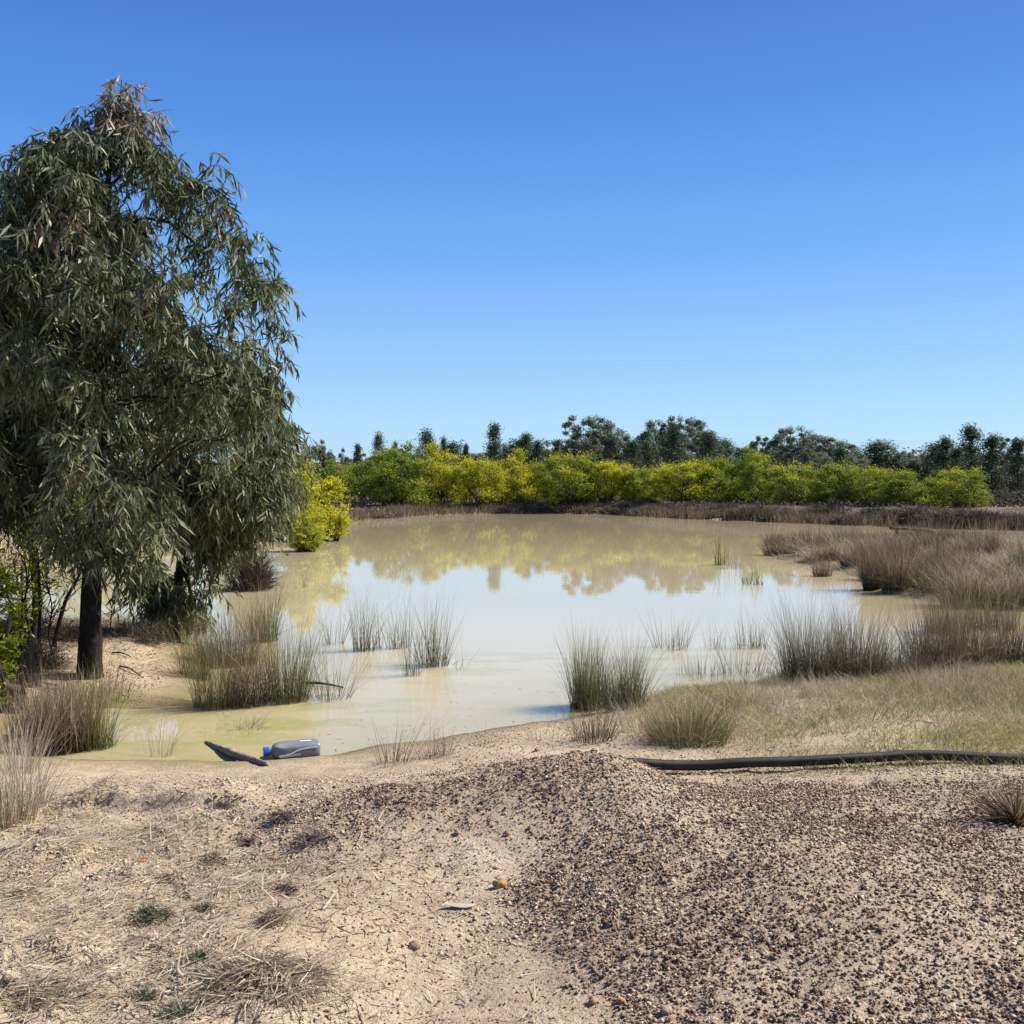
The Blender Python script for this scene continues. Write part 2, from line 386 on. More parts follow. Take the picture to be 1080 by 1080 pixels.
# ------------------------------------------------------------------ reed clumps
def clump_mesh(n, r, h, lean=.35, w=.0045, kind='rush', droop=.15, nseg=3):
    a = rng.uniform(0, 2 * PI, n); rr = r * np.sqrt(rng.uniform(0, 1, n))
    P = np.stack([rr * np.cos(a), rr * np.sin(a), np.full(n, -.04)], 1)
    out_ = P.copy(); out_[:, 2] = 0; out_ = out_ / max(r, 1e-3)
    D = np.stack([out_[:, 0] * lean * .42, out_[:, 1] * lean * .42, np.ones(n)], 1) + rng.normal(size=(n, 3)) * np.where(rng.uniform(size=(n, 1)) < .25, .22, .08) * [1, 1, 0]
    L = h * 1.42 * (1 - .6 * rng.uniform(0, 1, n) ** 1.3) * (1 - .10 * (rr / max(r, 1e-3)) ** 2)
    L = L * (1 + .42 * fbm(P[:, 0] / max(r, .05) * 1.6 + rng.uniform(0, 50), P[:, 1] / max(r, .05) * 1.6, 2, 4))
    bend = D * [1, 1, 0] * rng.uniform(0, 1, (n, 1)) * .6 + rng.normal(size=(n, 3)) * [.07, .07, 0] + np.array([0, 0, -1.]) * (rng.uniform(0, droop, (n, 1)))
    broken = rng.uniform(size=n) < .10
    bend[broken] += np.stack([rng.normal(size=broken.sum()) * .7, rng.normal(size=broken.sum()) * .7, -rng.uniform(.3, .7, broken.sum())], 1)
    V, Q, T = blades(P, D, L, np.full(n, w) * rng.uniform(.7, 1.3, n), bend, nseg)
    b0 = np.repeat(rng.uniform(0, 1, n), (nseg + 1) * 2)
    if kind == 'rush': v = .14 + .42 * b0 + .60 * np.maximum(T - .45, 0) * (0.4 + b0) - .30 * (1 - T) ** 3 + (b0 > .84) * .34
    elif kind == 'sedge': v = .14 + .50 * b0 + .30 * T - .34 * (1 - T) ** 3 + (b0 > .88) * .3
    else: v = .35 + .5 * b0 + .15 * T
    return V, Q, np.clip(v, 0, 1)
MATK = {'rush': 'rush', 'sedge': 'sedge', 'straw': 'straw'}
protos = {}
def reed(px, py, wpx, hpx, kind, label, n=None, lean=.3, w=None, name=None, group=None, cat=None, droop=.15):
    p = hit(px, py); k = pxsize(p)
    r = wpx * k / 2; h = hpx * k
    if n is None: n = int(np.clip(wpx * 9, 60, 900))
    if w is None: w = max(.0035, k * .42)
    # most of the width comes from leaning tips
    V, Q, v = clump_mesh(int(n * (1.25 if kind == 'sedge' else .95)), r * .90, h, lean, w, kind, droop)
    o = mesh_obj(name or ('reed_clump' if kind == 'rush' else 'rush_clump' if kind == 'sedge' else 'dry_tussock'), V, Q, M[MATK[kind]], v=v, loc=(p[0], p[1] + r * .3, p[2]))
    tag(o, label, cat or ('reeds' if kind != 'straw' else 'dry grass'), group)
    return o
GR = 'reed clumps standing in the pond shallows'
# dense group in front of the small gum
reed(225, 747, 48, 84, 'rush', 'tall green rush clump at the left corner of the sandy bank', group=GR)
reed(258, 745, 46, 76, 'sedge', 'brown-green rush clump in the middle of the dense reed group', group=GR)
reed(300, 740, 52, 80, 'rush', 'dark dense rush clump at the right end of the dense reed group', n=700, lean=.5, group=GR)
reed(240, 702, 62, 60, 'sedge', 'brownish rush clump behind the dense reed group, below the drooping gum foliage', group=GR)
reed(205, 715, 34, 60, 'rush', 'narrow rush clump growing at the edge of the sand bank under the small gum', n=260, group=GR)
reed(276, 677, 36, 56, 'rush', 'upright olive rush clump in the water below the dark rounded shrub', n=420, group=GR)
reed(347, 738, 46, 54, 'rush', 'splayed green rush clump with open fanned stems right of the dense reed group', n=130, lean=.9, group=GR)
reed(352, 680, 26, 50, 'rush', 'sparse thin rush clump left of the two dense upright ones in mid water', n=46, lean=.5, group=GR)
reed(328, 690, 30, 44, 'straw', 'wispy pale reed tuft in water behind the splayed green clump', n=34, lean=.6, group=GR, name='reed_clump', cat='reeds')
reed(383, 687, 24, 60, 'rush', 'tall narrow rush clump with green stems, first of the row in mid water', n=130, lean=.25, group=GR)
reed(399, 684, 14, 48, 'rush', 'small thin rush tuft just right of the tall narrow clump in mid water', n=34, group=GR)
reed(420, 684, 28, 55, 'rush', 'loose rush clump in the middle of the row in mid water', n=90, lean=.3, group=GR)
reed(433, 713, 20, 72, 'rush', 'slender tan-stemmed rush clump standing nearest in the mid water row', n=60, lean=.2, group=GR)
reed(456, 703, 36, 66, 'rush', 'broad green rush clump at the right end of the mid water row', n=230, lean=.35, group=GR)
reed(478, 707, 34, 32, 'rush', 'few curved bent reed stems right of the broad green clump', n=16, lean=1.2, group=GR, droop=.4)
reed(321, 620, 8, 22, 'sedge', 'tiny lone reed sprig far out in open water left of centre', n=9, group=GR)
reed(412, 806, 40, 46, 'sedge', 'spiky grey-brown tuft on the near shore right of the grey bottle', n=70, lean=.9, name='shore_tuft')
reed(452, 800, 24, 46, 'sedge', 'thin upright grey tuft on the near shore between two other tufts', n=34, lean=.5, name='shore_tuft')
reed(470, 797, 12, 34, 'sedge', 'smallest grey tuft on the near shore, close behind the mound', n=16, lean=.5, name='shore_tuft')
reed(512, 785, 10, 32, 'sedge', 'lone thin stems on the shore behind the left slope of the mound', n=12, lean=.5, name='shore_tuft')
reed(240, 772, 66, 16, 'sedge', 'low tangle of brown water weed lying in the green shallows by the log', n=150, lean=2.6, name='weed_tangle', cat='water weed', droop=.6)
reed(263, 768, 26, 18, 'sedge', 'dark knot of brown weed at the right end of the weed tangle', n=90, lean=1.6, name='weed_tangle', cat='water weed', droop=.5)
reed(166, 798, 38, 40, 'straw', 'thin tan weed stalks standing in the inlet in front of the sandy bank', n=46, lean=.6, name='weed_stalks', cat='weed')
# left shore reeds
reed(62, 792, 70, 70, 'sedge', 'large brown reed clump with tan tips on the left shore before the big gum', n=900, lean=.3, w=.006)
reed(98, 790, 40, 66, 'rush', 'green and rust coloured reed clump at the waterside before the big gum trunk', n=420, lean=.25)
reed(30, 780, 50, 64, 'sedge', 'brown reed clump behind the pale grass at the left edge of the picture', n=380, lean=.4)
reed(88, 742, 90, 44, 'rush', 'low yellow-brown rush fringe growing around the foot of the big gum trunk', n=420, lean=.3)
reed(4, 872, 58, 92, 'straw', 'tall pale straw-coloured grass tussock on the left edge of the foreground', n=420, lean=.45, w=.0045)
reed(34, 850, 30, 60, 'straw', 'short wispy straw tuft right of the tall pale tussock', n=90, lean=.9, w=.004)
reed(14, 815, 50, 66, 'straw', 'pale dry grass behind the tall tussock at the left shore', n=220, lean=.6)
# right shore
reed(622, 748, 44, 70, 'rush', 'dark dense rush clump at the shore, left half of the pair behind the mound', n=900, lean=.15, group=GR)
reed(660, 748, 44, 66, 'rush', 'dark dense rush clump at the shore, right half of the pair behind the mound', n=800, lean=.25, group=GR)
reed(710, 685, 44, 42, 'rush', 'sparse green reeds in open water right of the dark pair of clumps', n=110, lean=.4, group=GR)
reed(755, 684, 24, 38, 'rush', 'small sparse reed tuft in water between two wider ones', n=40, lean=.3, group=GR)
reed(793, 684, 44, 40, 'rush', 'sparse olive reeds in water left of the big brown rush bank', n=120, lean=.4, group=GR)
reed(744, 715, 60, 34, 'sedge', 'thin brown stems in the shallows behind the round green tussock', n=90, lean=.5)
reed(790, 712, 60, 36, 'sedge', 'thin brown stems in the shallows beside the big brown rush bank', n=100, lean=.5)
reed(856, 718, 60, 78, 'sedge', 'tall dense brown rush clump, first of the big row on the right shore', n=900, lean=.45)
reed(907, 716, 58, 74, 'sedge', 'purple-brown rush clump second in the big row on the right shore', n=800, lean=.5)
reed(948, 714, 48, 50, 'sedge', 'lower thin brown rush clump third in the big row on the right shore', n=420, lean=.6)
reed(990, 708, 60, 76, 'sedge', 'tall dark rush clump fourth in the big row on the right shore', n=900, lean=.45)
reed(1030, 703, 54, 72, 'sedge', 'tall brown rush clump fifth in the big row near the right edge', n=760, lean=.5)
reed(1072, 700, 54, 62, 'sedge', 'brown rush clump at the right edge of the big row', n=620, lean=.5)
reed(1000, 668, 50, 44, 'rush', 'green rush clump behind the tall dark one in the right shore row', n=420)
reed(1050, 664, 60, 44, 'rush', 'green-brown rush clump behind the big row near the right edge', n=480)
reed(720, 781, 90, 34, 'straw', 'blond arching grass skirt round the foot of the dark green tussock', n=420, lean=1.6, droop=.4)
reed(727, 783, 84, 44, 'rush', 'rounded dark green tussock with blond arching blades before the black pipe', n=1500, lean=1.1, droop=.35, name='green_tussock', cat='grass tussock')
reed(628, 781, 50, 38, 'sedge', 'low brownish dead tuft in front of the dark pair of clumps', n=260, lean=.9, name='dry_tussock')
reed(676, 772, 44, 40, 'straw', 'blond dry grass tuft between the dark pair and the round green tussock', n=160, lean=.9)
reed(800, 742, 60, 34, 'straw', 'blond dry grass tuft in front of the brown rush row', n=170, lean=1.0)
reed(575, 783, 40, 30, 'straw', 'sparse dry stems right behind the mound crest', n=50, lean=.8)
reed(880, 735, 70, 26, 'straw', 'low blond grass fringe at the foot of the second brown rush clump', n=420, lean=1.3)
reed(1000, 728, 90, 30, 'straw', 'low blond grass fringe at the foot of the tall dark rush clump', n=520, lean=1.0)
# sparse reeds further out
reed(760, 596, 14, 34, 'rush', 'tall faint green reeds alone in mid pond left of the reed bed', n=34, w=.012, group=GR)
reed(776, 600, 20, 26, 'straw', 'faint tan reeds beside the tall green ones in mid pond', n=34, w=.012, group=GR, name='reed_clump', cat='reeds')
reed(788, 616, 10, 18, 'rush', 'tiny reed tuft in mid pond, left one of a close pair', n=26, w=.01, group=GR)
reed(800, 617, 12, 20, 'rush', 'tiny reed tuft in mid pond, right one of a close pair', n=34, w=.01, group=GR)
reed(868, 608, 20, 22, 'sedge', 'short dark rush clump isolated in water just off the reed bed', n=170, lean=.6)
reed(922, 622, 22, 54, 'sedge', 'tall dark left half of the big clump at the tip of the reed bed', n=520, lean=.25)
reed(945, 624, 28, 46, 'sedge', 'tall dark right half of the big clump at the tip of the reed bed', n=520, lean=.4)
reed(950, 592, 28, 32, 'sedge', 'very dark rounded rush clump behind the big clump at the bed tip', n=420, lean=.5)
# reed bed on the far side of the right inlet
bed_protos = []
for i in range(9):
    kind = ['sedge', 'sedge', 'sedge', 'rush', 'straw', 'sedge', 'rush', 'straw', 'sedge'][i]
    V, Q, v = clump_mesh([330, 420, 300, 320, 260, 380, 300, 260, 330][i], .27, .8, [.45, .5, .6, .4, .7, .35, .5, .9, .4][i], .012, kind, .2)
    bed_protos.append((V, Q, v, kind))
bed_meshes = {}
cells = []
PXB = [(808,580,826,572),(1100,572),(1100,640)]
cand = []
r2 = random.Random(3)
rows = [(576, 812, 1095, 19), (582, 812, 1095, 19), (589, 860, 1095, 22), (597, 895, 1095, 24), (606, 915, 1095, 27), (616, 958, 1095, 29), (627, 975, 1095, 32), (638, 1010, 1095, 34)]
for (py, xa, xb, st) in rows:
    xx = xa + r2.uniform(0, 8)
    while xx < xb:
        cand.append((xx + r2.uniform(-4, 4), py + r2.uniform(-3, 3))); xx += st * r2.uniform(.6, 1.05)
kn = {'sedge': 'purple-brown rush clump among many alike in the reed bed across the inlet',
      'rush': 'olive green rush clump among many alike in the reed bed across the inlet',
      'straw': 'pale straw tussock among many alike in the reed bed across the inlet'}
for (px, py) in cand:
    i = r2.choice([0, 1, 2, 3, 4, 5, 6, 7, 8, 0, 4, 7])
    V, Q, v, kind = bed_protos[i]
    p = hit(px, py)
    hs = {'sedge': r2.choice([.5, .65, .85, .6]), 'rush': r2.uniform(.4, .65), 'straw': r2.uniform(.35, .55)}[kind] * (.85 + .004 * (p[1] - 15))
    if i not in bed_meshes:
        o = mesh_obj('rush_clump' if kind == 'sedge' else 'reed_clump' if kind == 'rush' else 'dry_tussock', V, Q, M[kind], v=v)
        bed_meshes[i] = o
    else:
        o = bed_meshes[i].copy(); C.objects.link(o)
    o.location = tuple(p); o.rotation_euler = (0, 0, r2.uniform(0, 6.28)); ws = r2.uniform(.75, 1.25); o.scale = (ws, ws, hs)
    tag(o, kn[kind], 'reeds' if kind != 'straw' else 'dry grass', 'clumps of the reed bed, ' + kind.replace('sedge', 'brown').replace('rush', 'green'))

def scatter(n, x0, x1, y0, y1, dens):
    x = rng.uniform(x0, x1, n); y = rng.uniform(y0, y1, n); k = rng.uniform(size=n) < dens(x, y)
    x, y = x[k], y[k]; z, s, g = terrain(x, y, True); k = s > .02; return x[k], y[k], z[k], s[k]
def grass_obj(name, n, box, dens, hmin, hmax, w, mat, vb, label, cat='grass', flat=.35, nseg=2, vs=.22, extra=None):
    x, y, z, s = scatter(n, *box, dens); n = len(x)
    k = np.clip(y / 8, .8, 6)
    D = rng.normal(size=(n, 3)) * [flat, flat, 0] + [0, 0, 1]
    V, Q, T = blades(np.stack([x, y, z - .01], 1), D, rng.uniform(hmin, hmax, n), w * rng.uniform(.6, 1.3, n) * k ** .7, D * [1, 1, 0] * .9 + rng.normal(size=(n, 3)) * .12 - [0, 0, .1], nseg)
    vv = vb + vs * rng.normal(size=n) + .25 * fbm(x * 1.2, y * 1.2, 3, 55)
    o = mesh_obj(name, V, Q, M[mat], v=np.clip(np.repeat(vv, (nseg + 1) * 2), 0, 1)); tag(o, label, cat, kind='stuff'); return o
# ------------------------------------------------------------------ trees
def foliage_quads(P, size, flat=0.0, aspect=2.2, droop=0.0):
    n = len(P)
    D = rng.normal(size=(n, 3)); D[:, 2] = D[:, 2] * (1 - flat) - droop
    L = size * rng.uniform(.6, 1.3, n)
    return blades(P, D, L, L / aspect, np.zeros((n, 3)), 2, leaf=True)
def skeleton(trunk, targets, r0, seg=.35, rise=.25, rootmin=0):
    nodes = [np.array(p) for p in trunk]; par = [-1] + list(range(len(trunk) - 1)); rootN = len(trunk)
    order = np.argsort([np.hypot(*(t[:2] - trunk[-1][:2])) + .3 * abs(t[2] - trunk[-1][2]) for t in targets])
    NP = np.array(nodes); ends = []
    for ti in order:
        t = targets[ti]
        A = np.array(nodes)
        d = np.linalg.norm(A - t, axis=1)
        dz = t[2] - A[:, 2]
        cost = d + np.where(dz < rise * d * .6, (rise * d * .6 - dz) * 1.6, 0)
        cost[:rootmin] += 50
        j = int(np.argmin(cost)); a = A[j]; n = max(1, int(round(d[j] / seg)))
        prev = j
        for k in range(1, n + 1):
            f = k / n; q = a + (t - a) * f
            q = q + np.array([0, 0, 1]) * .16 * d[j] * math.sin(PI * f) * .8 + (rng.normal(size=3) * .05 * d[j] / n if k < n else 0)
            nodes.append(q); par.append(prev); prev = len(nodes) - 1
        ends.append(prev)
    Nn = len(nodes); cnt = np.zeros(Nn)
    for e in ends:
        k = e
        while k >= 0: cnt[k] += 1; k = par[k]
    return np.array(nodes), np.array(par), cnt, rootN
def branches_mesh(nodes, par, cnt, rootN, r0, rmin=.004, skip_trunk=True, n=6):
    tot = cnt[0]
    R = np.maximum(r0 * np.sqrt(np.maximum(cnt, 1) / tot) * .9, rmin)
    k = np.arange(len(nodes)); sel = (par >= 0) & ((k >= rootN) | (not skip_trunk))
    k = k[sel]; pa = par[sel]
    rp = np.minimum(R[pa], R[k] * 1.5)
    return tubes(nodes[pa], nodes[k], rp, R[k], n)

def gum_foliage(ends, nper, tw_len, leaf, lw, down=.75, nl=9, spread=1.0):
    """drooping leafy twigs hung on the branch ends"""
    n = len(ends)
    E = np.repeat(ends, nper, 0) + rng.normal(size=(n * nper, 3)) * .05 * spread
    D = rng.normal(size=(n * nper, 3)) * [1, 1, .6]; D = unit(D); D[:, 2] -= .15
    TL = tw_len * rng.uniform(.5, 1.2, n * nper)
    tt = np.linspace(.12, 1, nl)
    sag = np.array([0, 0, -1.]) * .55
    pts = E[:, None] + D[:, None] * (TL[:, None] * tt)[..., None] + sag * (tt ** 2)[None, :, None] * TL[:, None, None]
    V1, Q1 = tubes(pts[:, :-1].reshape(-1, 3), pts[:, 1:].reshape(-1, 3), np.full(len(E) * (nl - 1), .0022), np.full(len(E) * (nl - 1), .0016), 3)
    LP = np.repeat(pts.reshape(-1, 3), 2, 0)
    m_ = len(LP)
    LD = np.repeat(np.repeat(D, nl, 0), 2, 0) * .35 + rng.normal(size=(m_, 3)) * .50 + np.array([0, 0, -down])
    L = leaf * rng.uniform(.6, 1.25, m_)
    bend = rng.normal(size=(m_, 3)) * .14 + np.array([0, 0, -.12])
    V, Q, T = blades(LP, LD, L, lw * rng.uniform(.7, 1.25, m_), bend, 2, leaf=True)
    cl = np.repeat(rng.uniform(-.12, .12, n), nper * nl * 2)
    v = np.repeat(np.clip(.44 + .24 * rng.normal(size=m_) + cl, 0, .84), 6)
    return V, Q, v, LP, (V1, Q1)

def crown_targets(profile, Yc, n, depth=.62, prof_top=0, dens=None, holes=None, inner=.35, seed=0):
    """points inside a crown given by left/right limits at each height (photo rows turned into metres at the tree's distance)"""
    py = np.array([p[0] for p in profile]); lx = np.array([p[1] for p in profile]); rx = np.array([p[2] for p in profile])
    area = rx - lx; out = []
    while len(out) < n:
        yy = rng.uniform(py[0], py[-1])
        l = np.interp(yy, py, lx); r = np.interp(yy, py, rx)
        if rng.uniform() > (r - l) / area.max(): continue
        hw = (r - l) / 2; u = rng.uniform(-1, 1); w = rng.uniform(-1, 1)
        rr = math.hypot(u, w)
        if rr > 1 or (rr < inner and rng.uniform() < .6): continue
        jag = 1 + .10 * math.sin(yy * .11 + 3 * math.atan2(w, u)) * rr
        px = (l + r) / 2 + u * hw * jag
        p = at_y(px, yy, Yc); p[1] += w * hw * (Yc / F) * depth * 1.6
        if holes and any(((px - hx) / hr) ** 2 + ((yy - hy) / hr) ** 2 < 1 for hx, hy, hr in holes): continue
        # clumpiness
        if float(fbm(np.array([p[0] * 1.9 + seed]), np.array([p[2] * 1.9 + p[1]]), 2, 3)[0]) < -.02 and yy > prof_top: continue
        out.append(p)
    return np.array(out)

# --- big gum on the left bank
b0 = hit(95, 713)
YT = b0[1]
tp = [(95, 716), (95, 660), (97, 600), (101, 540), (105, 480), (106, 420), (107, 350), (108, 280), (112, 210), (118, 150), (127, 105)]
trunk = np.array([at_y(a, b, YT) for a, b in tp]); trunk[0] = b0 - [0, 0, .12]
trunkS = smooth_path(trunk, 40)
prof = [(104, 124, 136), (128, 106, 148), (142, 84, 160), (158, 48, 182), (172, 14, 216), (198, -6, 240), (220, -14, 246), (228, -20, 252), (250, -30, 266), (278, -42, 282), (310, -55, 288), (360, -60, 286), (420, -62, 288), (480, -58, 284), (525, 20, 274), (560, 60, 262), (590, 92, 236)]
tg = crown_targets(prof, YT, 700, depth=.55, prof_top=170, holes=[(128, 448, 13), (168, 452, 10), (150, 400, 9), (60, 560, 18), (30, 590, 30)])
ex = [(128, 80), (134, 98), (116, 108), (146, 118), (98, 124), (152, 136), (74, 142), (50, 146), (40, 158), (18, 166), (2, 186), (205, 182), (226, 206), (238, 222), (230, 236), (246, 258), (262, 280), (276, 300), (284, 326), (282, 352), (288, 380), (270, 300), (250, 276), (284, 400), (284, 430)]
tg = np.concatenate([tg, [at_y(a, b + 4, YT) + [0, rng.normal() * .12, 0] for a, b in ex]])
nodes, par, cnt, rn = skeleton(trunkS, tg, .1, .3, rootmin=12)
gum = empty('gum_tree', tuple(b0)); off = b0
rad = np.interp(np.linspace(0, 1, 40), [0, .03, .1, .4, .7, 1], [.150, .112, .096, .062, .034, .008])
V, Fc = sweep(trunkS, rad, 14, .035)
mesh_obj('trunk', V - off, Fc, M['bark'], gum, smooth=True)
V, Q = branches_mesh(nodes, par, cnt, rn, .085, .0035, skip_trunk=False)
mesh_obj('branches', V - off, Q, M['bark'], gum, smooth=True)
ends = tg
V, Q, v, LP, (V1, Q1) = gum_foliage(ends, 6, .24, .118, .0205, .85, 6)
# reddish young tips and a bleached patch
hz = np.repeat(LP[:, 2], 6); hx = np.repeat(LP[:, 0], 6)
ztop = at_y(120, 150, YT)[2]
rsel = np.repeat(rng.uniform(size=len(LP)), 6)
v = np.where((hz > ztop) & (rsel < .65), .9 + .1 * rsel, v)
pc = at_y(108, 255, YT); dsel = np.hypot(hx - pc[0], hz - pc[2]) < .26
v = np.where(dsel & (rsel < .30), .86 + .14 * rsel / .3, v)
rusty = np.repeat(fbm(LP[:, 0] * 2, LP[:, 2] * 2, 2, 88), 6) > .42
v = np.where(rusty & (rsel < .25), .9, v)
mesh_obj('crown', V - off, Q, M['gum'], gum, v=v)
mesh_obj('twigs', V1 - off, Q1, M['bark'], gum)
# low leaning limb left of the trunk and its broken side stick
tag(gum, 'large drooping dark green gum tree with thick dark trunk on the left bank', 'tree')

# --- smaller gum behind right
b1 = hit(183, 672); YB = b1[1] - .35
b1 = np.array([at_y(183, 672, YB)[0], YB, Hs(at_y(183, 672, YB)[0], YB)])
tp = [(183, 680), (184, 640), (190, 600), (196, 550), (202, 500), (206, 440), (204, 400)]
tr = np.array([at_y(a, b, YB) for a, b in tp]); tr[0] = b1 - [0, 0, .1]
trS = smooth_path(tr, 24)
prof = [(350, 170, 245), (400, 140, 292), (450, 128, 312), (500, 125, 312), (545, 130, 286), (580, 136, 258), (620, 146, 240), (650, 160, 212)]
tg2 = crown_targets(prof, YB, 420, depth=.5, holes=[(128, 448, 13), (168, 452, 10), (235, 640, 12)], seed=5)
nodes, par, cnt, rn = skeleton(trS, tg2, .06, .3, rootmin=8)
g2 = empty('gum_tree', tuple(b1))
V, Fc = sweep(trS, np.interp(np.linspace(0, 1, 24), [0, .1, 1], [.085, .062, .012]), 10, .04)
mesh_obj('trunk', V - b1, Fc, M['bark'], g2, smooth=True)
V, Q = branches_mesh(nodes, par, cnt, rn, .055, .0035); mesh_obj('branches', V - b1, Q, M['bark'], g2, smooth=True)
V, Q, v, LP, (V1, Q1) = gum_foliage(tg2, 6, .28, .118, .0205, .95, 6)
mesh_obj('crown', V - b1, Q, M['gum'], g2, v=v); mesh_obj('twigs', V1 - b1, Q1, M['bark'], g2)
tag(g2, 'smaller gum tree with foliage hanging to the sand, right of the thick trunk', 'tree')

# --- dark gum at the left edge, thin trunk
b2 = hit(32, 690); Yc = b2[1] + .6
b2 = np.array([at_y(30, 690, Yc)[0], Yc, 0]); b2[2] = Hs(b2[0], b2[1])
tp = [(33, 700), (40, 640), (34, 580), (28, 530), (24, 470), (18, 400), (10, 330)]
tr = np.array([at_y(a, b, Yc) for a, b in tp]); tr[0] = b2 - [0, 0, .1]; trS = smooth_path(tr, 22)
prof = [(290, -40, 40), (350, -70, 60), (420, -80, 78), (480, -80, 82), (520, -70, 66), (545, -50, 50)]
tg3 = crown_targets(prof, Yc, 300, depth=.5, seed=9)
nodes, par, cnt, rn = skeleton(trS, tg3, .05, .3, rootmin=10)
g3 = empty('gum_tree', tuple(b2))
V, Fc = sweep(trS, np.interp(np.linspace(0, 1, 22), [0, .1, 1], [.05, .04, .012]), 9, .04); mesh_obj('trunk', V - b2, Fc, M['bark'], g3, smooth=True)
V, Q = branches_mesh(nodes, par, cnt, rn, .04, .0035, skip_trunk=False); mesh_obj('branches', V - b2, Q, M['bark'], g3, smooth=True)
V, Q, v, LP, (V1, Q1) = gum_foliage(tg3, 6, .28, .10, .0175, .75, 6)
mesh_obj('crown', V - b2, Q, M['gum'], g3, v=v * .6); mesh_obj('twigs', V1 - b2, Q1, M['bark'], g3)
tag(g3, 'slim dark gum tree at the left edge, mostly hidden behind the large one', 'tree')

# --- bare leaning stems under the gums: saplings
def sapling(pxs, r, label, leafmat=None, leaves=0, lz=.4, twigs=10):
    p0 = hit(pxs[0][0], pxs[0][1]); Yk = p0[1]
    P = np.array([at_y(a, b, Yk) for a, b in pxs]); P[0] = p0 - [0, 0, .06]
    Ps = smooth_path(P, 18); root = empty('sapling', tuple(p0))
    V, Fc = sweep(Ps, np.linspace(r, r * .35, 18), 8, .05); mesh_obj('stem', V - p0, Fc, M['bark'], root, smooth=True)
    k = rng.integers(5, 18, twigs); A = Ps[k]; B = A + rng.normal(size=(twigs, 3)) * .13 + [0, 0, .12]
    V, Q = tubes(A, B, np.full(twigs, .006), np.full(twigs, .002), 5)
    A2 = np.repeat(B, 2, 0); B2 = A2 + rng.normal(size=(2 * twigs, 3)) * .09 + [0, 0, .05]
    V2, Q2 = tubes(A2, B2, np.full(2 * twigs, .003), np.full(2 * twigs, .001), 5)
    mesh_obj('twigs', np.concatenate([V, V2]) - p0, np.concatenate([Q, Q2 + len(V)]), M['bark'], root)
    if leafmat:
        c = Ps[rng.integers(9, 18, leaves)] + rng.normal(size=(leaves, 3)) * [.14, .14, .12]
        V, Q, T = foliage_quads(c, .05, 0, 3); mesh_obj('leaves', V - p0, Q, M[leafmat], root, v=np.repeat(rng.uniform(.1, .75, leaves), 6))
    tag(root, label, 'sapling'); return root
sapling([(55, 682), (64, 650), (70, 630), (86, 604), (90, 580)], .028, 'dark bare limb leaning right to the large gum trunk', twigs=14)
sapling([(36, 684), (28, 650), (20, 622), (14, 590)], .018, 'thin dark stem leaning left beside the slim gum trunk', 'wattle', 500)
sapling([(42, 690), (41, 660), (43, 640), (40, 590), (38, 560)], .022, 'straight dark stem with yellow-green leaves left of the large gum', 'wattle', 900)
sapling([(24, 684), (18, 655), (10, 640), (5, 610)], .016, 'crooked thin stem nearest the left picture edge', 'wattle', 300)
sapling([(150, 668), (160, 650), (168, 640), (172, 620)], .012, 'thin bare shrub stem between the two gum trunks', twigs=22)
sapling([(116, 664), (118, 640), (124, 622)], .008, 'small twiggy dead sapling just right of the thick trunk', twigs=22)

# --- wattles: yellow flowering shrubs and trees
def wattle_parts(h, w, nlobe, nq, yellow, qs=.11, trunk_h=.3, seed=0, lowskirt=0, loose=0):
    r = np.random.default_rng(seed)
    lob = []
    for i in range(nlobe):
        a = r.uniform(0, 2 * PI); rr = math.sqrt(r.uniform(0, 1)) * w / 2 * .82
        zz = h * (trunk_h + (1 - trunk_h) * r.uniform(.0, 1) ** .75 * (1 - .55 * (rr / (w / 2)) ** 2)) - .1 * h
        if lowskirt and i % 3 == 0: zz = h * r.uniform(.1, .4)
        lob.append((rr * math.cos(a), rr * math.sin(a), zz, w * r.uniform(.09, .17), r.uniform(-.16, .16)))
    per = nq // nlobe; Ps = []; Vs = []
    for (lx, ly, lz, lr, dv) in lob:
        d = unit(r.normal(size=(per, 3))); rad = lr * (r.uniform(.45, 1.12, (per, 1)) if not loose else np.abs(r.normal(size=(per, 1))) * .75 * loose + .2)
        q = d * rad * [1.25, 1.25, .72] + [lx, ly, lz]; Ps.append(q)
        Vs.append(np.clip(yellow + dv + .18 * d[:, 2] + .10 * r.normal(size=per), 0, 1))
    P = np.concatenate(Ps); v = np.concatenate(Vs)
    k = P[:, 2] > .06; P = P[k]; v = v[k]
    V, Q, T = foliage_quads(P, qs, .35, 2.4)
    Lb = np.array(lob)
    n = min(len(lob), 16); A = []; B = []; ra = []; rb = []
    top = np.array([0, 0, h * trunk_h * .7]); 
    nst = 3
    for j in range(nst):
        o_ = np.array([math.cos(j * 2.1) * .12, math.sin(j * 2.1) * .12, -.2]); A.append(o_); B.append(top + [math.cos(j * 2.1) * .25, math.sin(j * 2.1) * .25, 0]); ra.append(.085); rb.append(.06)
    for i in range(n):
        j = i % nst; s_ = top + [math.cos(j * 2.1) * .25, math.sin(j * 2.1) * .25, 0]; e_ = Lb[i, :3]; mid = s_ * .5 + e_ * .5 + [0, 0, -.1 * h]
        A += [s_, mid]; B += [mid, e_]; ra += [.05, .032]; rb += [.032, .012]
    Vt, Qt = tubes(A, B, ra, rb, 6)
    return (V, Q, np.repeat(v, 6)), (Vt, Qt)
wprotos = []
